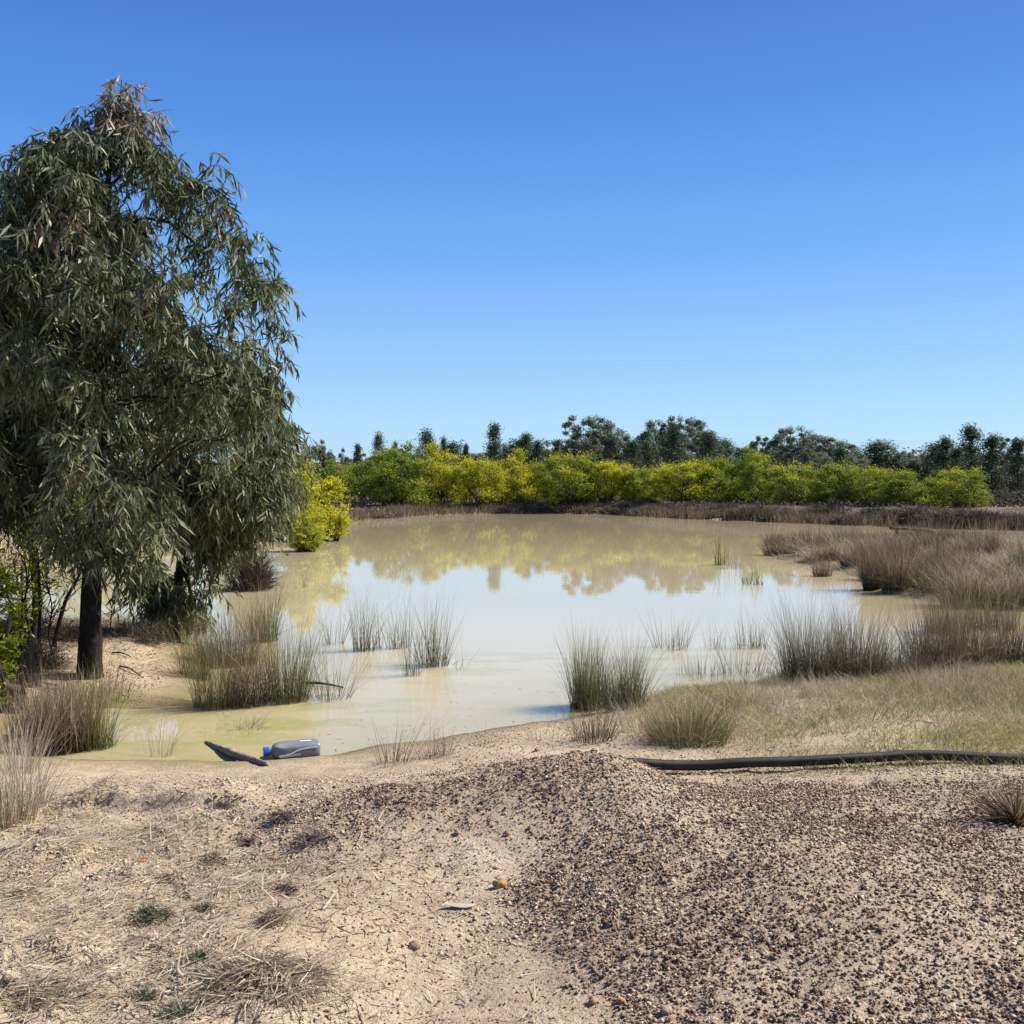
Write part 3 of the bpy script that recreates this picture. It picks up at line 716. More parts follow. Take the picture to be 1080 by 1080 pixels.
for i, (yel, lob) in enumerate([(.32, 34), (.62, 30), (.44, 36), (.70, 30), (.34, 40), (.24, 34)]):
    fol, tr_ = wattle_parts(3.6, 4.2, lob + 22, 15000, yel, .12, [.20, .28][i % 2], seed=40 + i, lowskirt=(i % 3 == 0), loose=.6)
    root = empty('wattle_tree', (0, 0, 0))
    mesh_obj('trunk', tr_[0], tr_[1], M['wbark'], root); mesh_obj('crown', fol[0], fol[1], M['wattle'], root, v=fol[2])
    wprotos.append([root, False])
def place_w(i, px, base_y, top_y, wpx, Yd, label, cat='tree', group='flowering wattles on the far bank'):
    Yd = Yd - (4.6 if px > 740 else .8); c = at_y(px, base_y, Yd); x_, y_ = c[0], Yd
    zg = Hs(x_, y_)
    zt = at_y(px, top_y, Yd)[2]
    zg -= .40 if px > 560 else .15
    h = (zt - zg) * r2.uniform(1.0, 1.30); w = wpx * Yd / F * 1.04
    sc = (w / 4.2, w / 4.2, h / 3.6)
    root, used = wprotos[i]
    if not used:
        root.location = (x_, y_, zg); root.scale = sc; root.rotation_euler = (0, 0, r2.uniform(0, 6.28)); wprotos[i][1] = True; o = root
    else: o = copy_tree(root, (x_, y_, zg), r2.uniform(0, 6.28), sc)
    tag(o, label, cat, group)
    return o
W = [
 (0, 352, 530, 482, 52, 74, 'dull green wattle behind the left shore, partly hidden by the yellow shrub'),
 (5, 385, 530, 480, 50, 76, 'dark green wattle left of the one with a clear dark trunk'),
 (0, 422, 532, 478, 82, 70, 'rounded green wattle with a clear dark trunk on the far left bank'),
 (3, 466, 530, 477, 62, 73, 'bright yellow wattle right of the green one with a clear trunk'),
 (1, 505, 530, 480, 56, 71, 'golden wattle, second bright yellow one on the far bank'),
 (3, 540, 528, 482, 54, 73, 'yellow-orange wattle, third bright yellow one on the far bank'),
 (4, 565, 527, 488, 46, 74, 'green wattle just right of the three bright yellow ones'),
 (2, 603, 528, 482, 70, 71, 'broad yellow-green wattle below the big open-crowned gum'),
 (1, 642, 528, 486, 60, 72, 'yellow-tinged wattle right below the big open-crowned gum'),
 (2, 678, 527, 487, 56, 71, 'olive yellow wattle left of the bushy golden one in the middle bank'),
 (1, 722, 530, 486, 76, 68, 'bushy golden-green wattle below the twin gums'),
 (4, 758, 530, 476, 54, 72, 'tall green wattle right of the twin gums'),
 (0, 792, 532, 474, 60, 69, 'tall pale green wattle with slender twigs in mid right bank'),
 (2, 838, 533, 482, 66, 66, 'bright green wattle below the leaning pale gum'),
 (4, 880, 535, 486, 60, 64, 'yellow-green wattle right of the bright green one, on the right bank'),
 (2, 915, 538, 492, 54, 63, 'low yellow-green wattle between two taller ones on the right bank'),
 (4, 948, 542, 493, 66, 60, 'spreading wattle whose foliage hangs down to the dark bank'),
 (2, 1012, 541, 494, 62, 58, 'rightmost bright wattle standing apart before the dark pines'),
 (4, 982, 541, 500, 44, 61, 'small wattle left of the rightmost bright one'),
]
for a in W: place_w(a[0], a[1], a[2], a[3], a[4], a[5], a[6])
# near left wattles (own meshes, finer leaves)
def near_wattle(px, base, top, wpx, Yd, yel, label, nq=14000, qs=.05, seed=1, th=.12, w2=None):
    zg_ = at_y(px, base, Yd); x_ = zg_[0]; zg = max(Hs(x_, Yd), -.02)
    h = at_y(px, top, Yd)[2] - zg; w = wpx * Yd / F
    fol, tr_ = wattle_parts(h, w, 70, int(nq * .9), yel, qs * .85, th, seed, lowskirt=1, loose=1)
    root = empty('wattle_shrub', (x_, Yd, zg))
    s_ = min(1, w / 3)
    Vt = tr_[0].copy()
    mesh_obj('trunk', Vt, tr_[1], M['wbark'], root); mesh_obj('crown', fol[0], fol[1], M['wattle'], root, v=fol[2])
    tag(root, label, 'shrub')
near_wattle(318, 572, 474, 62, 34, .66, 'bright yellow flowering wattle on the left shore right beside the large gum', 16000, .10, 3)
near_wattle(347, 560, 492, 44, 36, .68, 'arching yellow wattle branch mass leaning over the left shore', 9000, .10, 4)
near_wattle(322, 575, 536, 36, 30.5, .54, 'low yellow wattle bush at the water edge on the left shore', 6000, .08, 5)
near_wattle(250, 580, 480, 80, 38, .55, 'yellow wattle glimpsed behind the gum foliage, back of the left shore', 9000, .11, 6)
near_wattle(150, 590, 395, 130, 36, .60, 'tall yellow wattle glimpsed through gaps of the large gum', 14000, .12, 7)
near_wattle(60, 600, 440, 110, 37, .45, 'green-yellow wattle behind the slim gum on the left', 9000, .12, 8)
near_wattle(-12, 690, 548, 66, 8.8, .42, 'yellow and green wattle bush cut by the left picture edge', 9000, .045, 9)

# dark rounded shrub hanging over the back water
def twig_shrub(px, py, wpx, hpx, label, mat='shrub', n=1400, name='dry_shrub', vbase=.3, w=None, group=None, cat='shrub'):
    p = hit(px, py); k = pxsize(p); r = wpx * k / 2; h = hpx * k
    d = unit(rng.normal(size=(n, 3))); d[:, 2] = np.abs(d[:, 2])
    P = d * rng.uniform(.15, .8, (n, 1)) * [r, r, h]
    D = d + rng.normal(size=(n, 3)) * .45 + [0, 0, .3]
    V, Q, T = blades(P, D, rng.uniform(.15, .38, n) * max(h, r), np.full(n, w or k * .6), rng.normal(size=(n, 3)) * .25, 2)
    o = mesh_obj(name, V, Q, M[mat], v=np.clip(np.repeat(vbase + .25 * rng.normal(size=n), 6), 0, 1), loc=tuple(p))
    tag(o, label, cat, group); return o
twig_shrub(265, 622, 56, 54, 'dark brown rounded shrub over the back water right of the gum foliage', n=3800, vbase=.18, name='dark_shrub')
twig_shrub(20, 700, 70, 40, 'dead brown twiggy undergrowth left of the thick gum trunk', n=1500, vbase=.3)
twig_shrub(-10, 690, 60, 50, 'dark dry undergrowth at the left edge below the wattle bush', n=1200, vbase=.2)
twig_shrub(160, 680, 50, 30, 'low dead twigs around the foot of the smaller gum', n=900, vbase=.25)
twig_shrub(205, 668, 34, 24, 'small dark shrub right of the smaller gum trunk', n=600, vbase=.15)
twig_shrub(300, 548, 50, 40, 'grey-brown bush behind the low yellow wattle on the left shore', n=1500, vbase=.35)

twig_shrub(45, 706, 70, 34, 'tangled dark undergrowth around the thin stems on the left bank', n=1700, vbase=.25)  # more undergrowth, kept dark to deepen the missing tree shade on this bank
twig_shrub(70, 676, 50, 26, 'dark low shrub behind the left side of the thick gum trunk', n=900, vbase=.2)
twig_shrub(28, 676, 64, 46, 'dark leafless thicket standing before the water at the left edge', n=2200, vbase=.15)
twig_shrub(10, 724, 70, 44, 'dark dry scrub at the left edge above the pale grass', n=1700, vbase=.28)
twig_shrub(140, 672, 70, 22, 'thin dead scrub along the water behind the sandy bank', n=900, vbase=.35)
twig_shrub(216, 700, 40, 30, 'dark shrub at the right end of the sandy bank among the reeds', n=800, vbase=.2)
sapling([(14, 712), (24, 680), (20, 650), (30, 620), (26, 590)], .014, 'wavy thin dark stem rising from the scrub at the left edge', twigs=18)
sapling([(60, 700), (50, 670), (56, 640), (48, 610)], .011, 'thinnest dark stem between the straight one and the leaning limb', twigs=18)
grass_obj('bank_shade_litter', 26000, (-7.5, -4.0, 8.6, 14), lambda x, y: .75 * (1 - ss(-4.6, -4.1, x + .3 * fbm(x * 2, y * 2, 3, 9))), .02, .10, .006, 'shrub', .28, 'leaf litter and dead twigs, coloured dark as shade under the left trees', flat=1.6)  # litter whose dark colour stands in for tree shade left of the trunk
# --- far gums
def far_gum(h, w, nclump, seed, open_=.5, nq=200, qs=.19):
    r = np.random.default_rng(seed); T = []
    for i in range(nclump):
        a = r.uniform(0, 2 * PI); rr = (r.uniform(.15, 1) ** .6) * w / 2
        zz = h * (open_ + (1 - open_) * math.sqrt(max(0, 1 - (rr / (w / 2 * 1.08)) ** 2)) * r.uniform(.35, 1))
        T.append([rr * math.cos(a), rr * math.sin(a), zz * .97])
    T = np.array(T)
    tr_ = smooth_path([[0, 0, -.3], [.1, 0, h * .2], [-.1, .1, h * .45], [.15, 0, h * .7]], 10)
    nodes, par, cnt, rn = skeleton(tr_, T, .2, 1.0, rootmin=4)
    Vb, Qb = branches_mesh(nodes, par, cnt, rn, .17, .03, skip_trunk=False, n=5)
    P = []; v = []
    for t in T:
        k = int(nq * r.uniform(.5, 1.3)); d = unit(r.normal(size=(k, 3)))
        cr = min(w, 5.5) * r.uniform(.05, .12)
        P.append(t + d * r.uniform(.3, 1.05, (k, 1)) * [cr, cr, cr * .72]); v.append(np.clip(.42 + r.uniform(-.15, .2) + .14 * r.normal(size=k), 0, 1))
    P = np.concatenate(P); v = np.concatenate(v)
    V, Q, _ = foliage_quads(P, qs, 0, 2.4, .3)
    return (V, Q, np.repeat(v, 6)), (Vb, Qb)
def far_pine(h, w, seed, nq=6500, qs=.17, cone=.75):
    r = np.random.default_rng(seed); P = []; v = []; A = [[0, 0, -.3]]; B = [[0, 0, h * .93]]; ra = [.13]; rb = [.02]
    nb = 60
    for i in range(nb):
        f = r.uniform(.05, 1); zz = h * f; L = w / 2 * (1 - f ** 1.6 * cone) * r.uniform(.6, 1.1) * min(1, .45 + f * 2.5)
        a = r.uniform(0, 2 * PI); e = np.array([math.cos(a) * L, math.sin(a) * L, zz + L * .35])
        A.append([0, 0, zz]); B.append(e); ra.append(.03); rb.append(.008)
        k = nq // nb; t = r.uniform(.2, 1.0, (k, 1))
        P.append(np.array([0, 0, zz]) * (1 - t) + e * t + r.normal(size=(k, 3)) * [.20, .20, .22] * (w / 2.5)); v.append(np.clip(.45 + r.uniform(-.2, .2) + .15 * r.normal(size=k), 0, 1))
    k = 260; P.append(np.stack([r.normal(size=k) * .12, r.normal(size=k) * .12, h * r.uniform(.86, 1.0, k)], 1)); v.append(r.uniform(.3, .7, k))
    P = np.concatenate(P); v = np.concatenate(v)
    V, Q, _ = foliage_quads(P, qs, 0, 2.2)
    return (V, Q, np.repeat(v, 6)), tubes(A, B, ra, rb, 5)
fp = {}
for k, (h, w, nc, sd, op) in {'g0': (8.5, 7, 95, 1, .36), 'g1': (9, 5.5, 75, 2, .38), 'g2': (7, 5, 70, 3, .15), 'g3': (8.5, 4, 55, 4, .36), 'g4': (6.5, 5.5, 80, 5, .12)}.items():
    fol, br = far_gum(h, w, nc, sd, op); root = empty('gum_tree', (0, 0, 0))
    mesh_obj('trunk', br[0], br[1], M['farbark'], root); mesh_obj('crown', fol[0], fol[1], M['gumfar'], root, v=fol[2]); fp[k] = [root, False, h, w]
for k, (h, w, sd, cn) in {'p0': (7, 2.6, 11, .85), 'p1': (7, 3.4, 12, .6), 'p2': (7, 3.2, 13, .8)}.items():
    fol, br = far_pine(h, w, sd, cone=cn); root = empty('pine_tree', (0, 0, 0))
    mesh_obj('trunk', br[0], br[1], M['wbark'], root); mesh_obj('crown', fol[0], fol[1], M['pine'], root, v=fol[2]); fp[k] = [root, False, h, w]
def place_t(k, px, top, wpx, Yd, label, cat='tree', group=None):
    x_ = at_y(px, 500, Yd)[0]; zg = Hs(x_, Yd); h = (at_y(px, top, Yd)[2] - zg) * 1.06; w = wpx * Yd / F * (1.35 if k[0] == 'p' else 1.1)
    root, used, h0, w0 = fp[k]; sc = (w / w0, w / w0, h / h0)
    if not used: root.location = (x_, Yd, zg); root.scale = sc; root.rotation_euler = (0, 0, r2.uniform(0, 6.28)); fp[k][1] = True; o = root
    else: o = copy_tree(root, (x_, Yd, zg), r2.uniform(0, 6.28), sc)
    tag(o, label, cat, group); return o
GG = 'gum trees behind the wattles'; GP = 'dark pines behind the wattles'
for a in [
 ('g2', 335, 460, 34, 84, 'bluish gum rising just right of the large near gum', GG),
 ('g4', 312, 468, 40, 86, 'dull grey-green gum at the right flank of the large near gum', GG),
 ('g2', 356, 470, 26, 86, 'small dark round gum left of the open gap in the treeline', GG),
 ('p1', 398, 465, 18, 95, 'short thin pine poking above the green wattle with the clear trunk', GP),
 ('p0', 378, 474, 14, 98, 'tiny pine tip left of the green wattle with the clear trunk', GP),
 ('p0', 417, 472, 12, 100, 'tiny lone pine tip above the green wattle crown', GP),
 ('p1', 452, 462, 26, 92, 'bushy pine above the first bright yellow wattle', GP),
 ('p0', 468, 468, 14, 94, 'slim pine right beside the bushy one above the yellow wattles', GP),
 ('p0', 492, 474, 12, 100, 'small pine tip above the golden wattle', GP),
 ('p2', 522, 455, 24, 88, 'pointed tall pine above the third yellow wattle', GP),
 ('g4', 540, 467, 34, 92, 'low rounded gum right of the pointed tall pine', GG),
 ('p2', 555, 464, 22, 92, 'pine between the low rounded gum and the open-crowned gum', GP),
 ('p1', 567, 472, 20, 88, 'dark short pine left of the open-crowned gum', GP),
 ('g4', 585, 463, 40, 94, 'olive gum at the left foot of the open-crowned gum', GG),
 ('g0', 622, 436, 72, 92, 'big open-crowned gum standing highest in the middle of the treeline', GG),
 ('g1', 655, 457, 34, 94, 'loose gum right of the big open-crowned one', GG),
 ('p1', 668, 470, 24, 86, 'dark pine below the loose gum', GP),
 ('p1', 684, 472, 22, 88, 'dark pine left of the twin gums', GP),
 ('g1', 694, 442, 48, 92, 'left one of the twin tall gums', GG),
 ('g0', 722, 437, 62, 93, 'right one of the twin tall gums', GG),
 ('p1', 712, 456, 28, 84, 'broad dark pine in front of the twin tall gums', GP),
 ('g4', 740, 470, 30, 90, 'brownish gum below the right twin', GG),
 ('p1', 748, 464, 30, 88, 'dark rounded pine right of the twin gums', GP),
 ('g3', 762, 464, 24, 96, 'small open gum right of the dark rounded pine', GG),
 ('g3', 802, 457, 26, 96, 'thin tall gum with small round crown left of the leaning pale gum', GG),
 ('g4', 818, 470, 34, 98, 'grey gum between the thin tall one and the leaning pale gum', GG),
 ('g1', 836, 449, 54, 88, 'pale-leaved spreading gum above the bright green wattle', GG),
 ('g1', 876, 459, 60, 92, 'sparse see-through gum right of the pale spreading one', GG),
 ('g4', 862, 472, 34, 86, 'dark round gum below the sparse see-through one', GG),
 ('p1', 886, 476, 24, 84, 'pine at the right foot of the sparse gum', GP),
 ('g3', 903, 478, 20, 96, 'small gum right end of the middle treeline', GG),
 ('g4', 935, 482, 50, 110, 'grey distant gum left of the dark right-hand pines', GG),
 ('g4', 965, 480, 50, 108, 'grey distant gum touching the dark right-hand pines', GG),
 ('g4', 905, 486, 50, 112, 'low grey gum in the dip of the treeline', GG),
 ('p2', 998, 468, 28, 74, 'leftmost dark pine of the right-hand group', GP),
 ('p2', 1024, 457, 36, 72, 'tallest dark pine of the right-hand group', GP),
 ('p2', 1046, 466, 32, 68, 'dark pine right of the tallest in the right-hand group', GP),
 ('g3', 1062, 458, 34, 80, 'thin pale gum behind the right-hand pines', GG),
 ('p2', 1074, 470, 30, 66, 'dark pine at the right picture edge', GP),
 ('p2', 1010, 478, 26, 70, 'lower dark pine between the two tallest right-hand pines', GP),
 ('p2', 1100, 462, 34, 70, 'dark pine just past the right picture edge', GP),
 ]: place_t(a[0], a[1], a[2], a[3], a[4], a[5], group=a[6])
for i in range(48):
    px = 366 + i * 14.5 + r2.uniform(-8, 8); top = np.interp(px, [372, 500, 560, 760, 900, 1040], [476, 474, 466, 464, 475, 474]) + r2.uniform(-5, 7)
    k = ['g4', 'g2', 'g4', 'p1', 'g2'][i % 5]
    place_t(k, px, top, r2.uniform(34, 56), r2.uniform(98, 112), {'g4': 'olive gum of plain rounded shape low in the treeline behind the wattles', 'g2': 'grey-green gum of plain shape low in the treeline behind the wattles', 'p1': 'short dark pine low in the treeline behind the wattles'}[k], group={'g4': 'plain olive gums low in the treeline', 'g2': 'plain grey-green gums low in the treeline', 'p1': 'short dark pines low in the treeline'}[k])
# dark scrub under and behind the wattles
n = 110000; yy = rng.uniform(52, 112, n); xx = rng.uniform(-20, 54, n); k = (sdist(xx, yy) > 4.0) & (fbm(xx / 3, yy / 3, 3, 6) > -.35); xx, yy = xx[k], yy[k]; n = len(xx)
zz = terrain(xx, yy) + rng.uniform(0, 1, n) ** 1.5 * (.9 + .5 * fbm(xx / 2, yy / 2, 2, 8)) * (.3 + .7 * ss(5, 10, sdist(xx, yy)))
V, Q, _ = foliage_quads(np.stack([xx, yy, zz], 1), .19, 0, 2.2)
tag(mesh_obj('undergrowth', V, Q, M['shrub'], v=np.clip(np.repeat(.22 + .18 * rng.normal(size=n), 6), 0, 1)), 'dark brown scrub filling the ground beneath and behind the wattles', 'scrub', kind='stuff')
# distant wood closing the horizon
P = []; v = []
nt_ = 420
for i in range(nt_):
    yy = rng.uniform(125, 260); xx = rng.uniform(-1.25, 1.25) * yy * .62; h = rng.uniform(4.2, 6.4) * (yy / 190) ** .5; zg = Hs(xx, yy)
    k = 420; d = unit(rng.normal(size=(k, 3)))
    P.append(np.array([xx, yy, zg + h * .55]) + d * rng.uniform(.4, 1.05, (k, 1)) * [h * .55, h * .4, h * .45]); v.append(np.clip(rng.uniform(.25, .6) + .12 * rng.normal(size=k), 0, 1))
P = np.concatenate(P); v = np.concatenate(v); V, Q, _ = foliage_quads(P, .75, 0, 2)
tag(mesh_obj('distant_wood', V, Q, M['gumfar'], v=np.repeat(v, 6)), 'distant grey-green woodland closing the horizon behind the treeline', 'woodland', kind='stuff')

# --- far bank scrub: individual dry shrubs and a reed fringe
shp = []
for i in range(5):
    n = 700; d = unit(rng.normal(size=(n, 3))); d[:, 2] = np.abs(d[:, 2])
    Pq = d * rng.uniform(.2, .85, (n, 1)) * [.9, .9, .9]
    V, Q, T = blades(Pq, d + rng.normal(size=(n, 3)) * .5 + [0, 0, .4], rng.uniform(.2, .5, n), np.full(n, .05), rng.normal(size=(n, 3)) * .2, 2)
    shp.append([V, Q, np.clip(np.repeat([.28, .45, .18, .6, .85][i] + .18 * rng.normal(size=n), 6), 0, 1), None])
sl = ['dark brown dry shrub on the far bank below the wattles', 'grey-brown dry shrub on the far bank below the wattles', 'shrub coloured blackish as shade below the wattles on the far bank', 'pale tan dry shrub on the far bank below the wattles', 'dull green low shrub on the far bank below the wattles']
for j in range(120):
    px = r2.uniform(345, 1095); f = (px - 345) / 750
    shore = np.interp(px, [345, 450, 560, 650, 740, 850, 925, 1000, 1095], [553, 543, 541, 543, 548, 552, 555, 558, 560])
    py = shore - r2.uniform(2, 14) if px > 540 else shore - r2.uniform(1, 9)
    p = hit(px, py); i = r2.choice([0, 1, 2, 2, 1, 0, 2, 4] if px > 560 else [1, 3, 0, 3, 4])  # blackish ones picked often on the right, as painted shade under the wattles
    if p[1] > 85 or p[1] < 30: continue
    if shp[i][3] is None: o = mesh_obj('dry_shrub', shp[i][0], shp[i][1], M['shrub'], v=shp[i][2]); shp[i][3] = o
    else: o = shp[i][3].copy(); C.objects.link(o)
    sc = r2.uniform(.55, 1.15); o.location = tuple(p); o.rotation_euler = (0, 0, r2.uniform(0, 6.28)); o.scale = (sc * 1.5, sc * 1.2, sc * .45)
    tag(o, sl[i], 'shrub', 'scrub on the far bank, kind ' + ['dark brown', 'grey-brown', 'blackish', 'pale tan', 'dull green'][i])
# fringe of reeds along the far shore
sh = np.array([on_z(a, b)[:2] for a, b in [(345, 552), (380, 547), (450, 543), (560, 541), (650, 543), (740, 548), (850, 552), (925, 555), (1000, 558), (1130, 561)]])
seg = np.linalg.norm(np.diff(sh, axis=0), axis=1); cum = np.concatenate([[0], np.cumsum(seg)])
n = 26000; t = rng.uniform(0, cum[-1], n); bx = np.interp(t, cum, sh[:, 0]); by = np.interp(t, cum, sh[:, 1])
off_ = rng.uniform(-.3, 3.2, n); bx = bx + rng.normal(size=n) * .3; by = by + off_
z_ = np.maximum(terrain(bx, by), 0)
dens = fbm(bx * .35, by * .35, 3, 15)
kk = dens > -.25; bx, by, z_ = bx[kk], by[kk], z_[kk]; n = len(bx)
V, Q, T = blades(np.stack([bx, by, z_], 1), rng.normal(size=(n, 3)) * [.3, .3, 0] + [0, 0, 1], rng.uniform(.2, .6, n), np.full(n, .035), rng.normal(size=(n, 3)) * .15, 2)
tag(mesh_obj('shore_grass', V, Q, M['sedge'], v=np.clip(np.repeat(.55 + .2 * rng.normal(size=n), 6), 0, 1)), 'tan and brown reed fringe lining the far shore', 'grass', kind='stuff')
# meadow behind the left water and around the reed bed
grass_obj('bank_grass', 300000, (-.3, 9, 6.1, 13.5), lambda x, y: np.clip(ss(-.3, .2, fbm(x * 1.3, y * 1.6, 4, 22) + .20) * ss(-.7, 1.2, x - 1.1 + .4 * (y - 8.0)) , 0, 1) , .02, .12, .0045, 'grass', .52, 'short green and straw-coloured grass on the right bank beyond the pipe')
grass_obj('bank_grass', 42000, (.4, 10, 7.2, 13.5), lambda x, y: ss(0, .4, fbm(x * .8, y * .8, 3, 33) + .2) * ss(-.4, .4, x - 1.1 + .5 * (y - 8)), .08, .24, .004, 'straw', .5, 'longer blond dry grass between the right shore rushes and the short grass')
grass_obj('bed_grass', 60000, (4, 24, 15.5, 42), lambda x, y: .5 + 0 * x, .06, .34, .006, 'sedge', .68, 'dull tan grass filling the ground between the reed bed clumps', flat=.5)
grass_obj('meadow_grass', 40000, (-40, -4, 20, 60), lambda x, y: .6 + 0 * x, .15, .5, .010, 'straw', .35, 'dry tan meadow behind the left trees')
grass_obj('left_bank_grass', 9000, (-7, -2.7, 9, 14.5), lambda x, y: ss(-.1, .3, fbm(x * 1.6, y * 1.6, 3, 66)) * (1 - ss(-4.0, -3.6, x)) + .06, .03, .14, .004, 'shrub', .5, 'dead leaves and sparse dry grass under the left trees', flat=1.2)
grass_obj('foreground_grass', 26000, (-3.2, -.6, 3.6, 6.4), lambda x, y: ss(.0, .45, fbm(x * 2.1, y * 2.1, 3, 71) + .25 * gauss(x, y, -2.3, 5.2, 1.0, .6)) * .6, .015, .07, .003, 'straw', .65, 'sparse dead grass stubble on the left foreground', flat=.8)
grass_obj('pipe_grass', 9000, (.7, 3.6, 5.85, 6.5), lambda x, y: ss(-.1, .3, fbm(x * 2.7, y * 2.7, 3, 12)), .015, .06, .003, 'grass', .25, 'small green weeds sprouting along the black pipe', flat=.6)

# --- loose crumbs of dark soil
def crumbs(name, n, box, dens, smin, smax, vb, label, seed=1, vs=.26, tall=1.0):
    r = np.random.default_rng(seed)
    x = r.uniform(box[0], box[1], n); y = box[2] + (box[3] - box[2]) * r.uniform(0, 1, n) ** 1.25
    k = r.uniform(size=n) < dens(x, y); x, y = x[k], y[k]; z, s, g = terrain(x, y, True); k = s > .12; x, y, z = x[k], y[k], z[k]; n = len(x)
    base = np.array([[1, 0, 0], [.3, .95, .1], [-.8, .6, -.1], [-.8, -.6, .1], [.3, -.95, 0], [0.1, .1, 1.0], [0, 0, -.6]])
    T = np.array([[0, 1, 5], [1, 2, 5], [2, 3, 5], [3, 4, 5], [4, 0, 5], [1, 0, 6], [2, 1, 6], [3, 2, 6], [4, 3, 6], [0, 4, 6]])
    a = r.uniform(0, 2 * PI, n); sc = smin + (smax - smin) * r.uniform(0, 1, n) ** 2.2
    B = base[None] * (1 + .30 * r.normal(size=(n, 7, 1)))
    B = B * (sc[:, None, None]) * np.stack([np.ones(n), r.uniform(.5, 1, n), r.uniform(.5, 1.2, n) * tall], 1)[:, None]
    tl = r.normal(size=n) * .5
    yy_ = B[..., 1] * np.cos(tl)[:, None] - B[..., 2] * np.sin(tl)[:, None]; zz_ = B[..., 1] * np.sin(tl)[:, None] + B[..., 2] * np.cos(tl)[:, None]
    xx_ = B[..., 0] * np.cos(a)[:, None] - yy_ * np.sin(a)[:, None]; yr = B[..., 0] * np.sin(a)[:, None] + yy_ * np.cos(a)[:, None]
    V = np.stack([xx_ + x[:, None], yr + y[:, None], zz_ + (z + sc * .25)[:, None]], -1).reshape(-1, 3)
    Q = (np.arange(n) * 7)[:, None, None] + T[None]
    o = mesh_obj(name, V, Q.reshape(-1, 3), M['crumb'], v=np.repeat(np.clip(vb + vs * r.normal(size=n), 0, 1), 7))
    tag(o, label, 'gravel', kind='stuff'); return o
crumbs('soil_crumbs', 460000, (-2.4, 4.2, 2.5, 6.2), lambda x, y: np.clip(gravel_mask(x, y) ** 1.2 * (.58 + .40 * ss(-.5, .5, fbm(x * 9, y * 9, 2, 29))), 0, 1), .0018, .0088, .48, 'dark brown soil crumbs covering the mound front and right foreground')
crumbs('sand_crumbs', 60000, (-3.2, 3.6, 2.5, 6.6), lambda x, y: ss(-.2, .4, fbm(x * 2, y * 2, 3, 5)), .003, .012, .93, 'rounded tan clods of sandy soil over the foreground', 12, .1, .7)
crumbs('sand_crumbs', 90000, (-3.2, 3.2, 2.5, 6.6), lambda x, y: .5 + 0 * x, .002, .007, .72, 'small tan and brown grains scattered over the sand', 2, .2, .7)
crumbs('sand_crumbs', 26000, (-6, -3.2, 8.8, 12.5), lambda x, y: .6 + 0 * x, .003, .011, .70, 'tan grains and clods on the sandy left bank', 6, .25, .7)
crumbs('sand_crumbs', 50000, (-.5, 7, 6, 9.5), lambda x, y: .5 + 0 * x, .003, .009, .65, 'pale litter and grains on the right bank beyond the pipe', 3, .25, .6)

n = 5200; xx = rng.uniform(-6, 4.5, n); yy = rng.uniform(7.2, 15, n); sdd = sdist(xx, yy)
k = (sdd < -.02) & (rng.uniform(size=n) < np.exp(sdd * 1.3) * ss(-.3, .4, fbm(xx * 1.5, yy * 2.5, 3, 44) + .1)); xx, yy = xx[k], yy[k]; n = len(xx)
aa = rng.uniform(0, 2 * PI, n)
V, Q, T = blades(np.stack([xx, yy, np.full(n, .003)], 1), np.stack([np.cos(aa), np.sin(aa), 0 * aa], 1), rng.uniform(.01, .06, n), rng.uniform(.004, .012, n), np.zeros((n, 3)), 1, side=np.tile([0, 0, 1.], (n, 1)))
tag(mesh_obj('floating_debris', V, Q, M['sedge'], v=np.clip(np.repeat(.45 + .3 * rng.normal(size=n), 4), 0, 1)), 'bits of reed and scum floating close to the near shore', 'floating debris', kind='stuff')
# --- straw litter in the left foreground
def litter(n, box, dens, label, lmin=.02, lmax=.11, name='straw_litter', mat='straw', vb=.5, up=.12, wd=1):
    x = rng.uniform(box[0], box[1], n); y = rng.uniform(box[2], box[3], n); k = rng.uniform(size=n) < dens(x, y); x, y = x[k], y[k]
    z = terrain(x, y); n = len(x); a = rng.normal(.3, 1.0, n)
    D = np.stack([np.cos(a), np.sin(a), rng.normal(size=n) * up + .03], 1)
    V, Q, T = blades(np.stack([x, y, z + .006], 1), D, rng.uniform(lmin, lmax, n), wd * rng.uniform(.0025, .0065, n), rng.normal(size=(n, 3)) * [.25, .25, .06], 2, side=np.tile([0, 0, 1.], (n, 1)) + rng.normal(size=(n, 3)) * .3)
    o = mesh_obj(name, V, Q, M[mat], v=np.clip(np.repeat(vb + .25 * rng.normal(size=n), 6), 0, 1)); tag(o, label, 'straw', kind='stuff')
litter(60000, (-2.8, .6, 2.6, 5.9), lambda x, y: np.clip(ss(-.25, .4, fbm(x * 1.8, y * 1.8, 3, 51)) * (1 - ss(-1.0, .0, x)) + .04, 0, 1), 'broken dry stalks lying over the left foreground sand', vb=.6)
litter(3000, (-2.8, .2, 2.6, 5.2), lambda x, y: np.clip(ss(-.2, .3, fbm(x * 1.3, y * 1.3, 3, 57)) * (1 - ss(-.8, .0, x)), 0, 1), 'bleached thicker broken stalks over the left foreground', .05, .16, vb=.55, up=.25, wd=1.35)
litter(2600, (-2.2, 3.5, 2.6, 6), lambda x, y: .35 + 0 * x, 'tiny bits of dry stalk over the foreground', .01, .045)
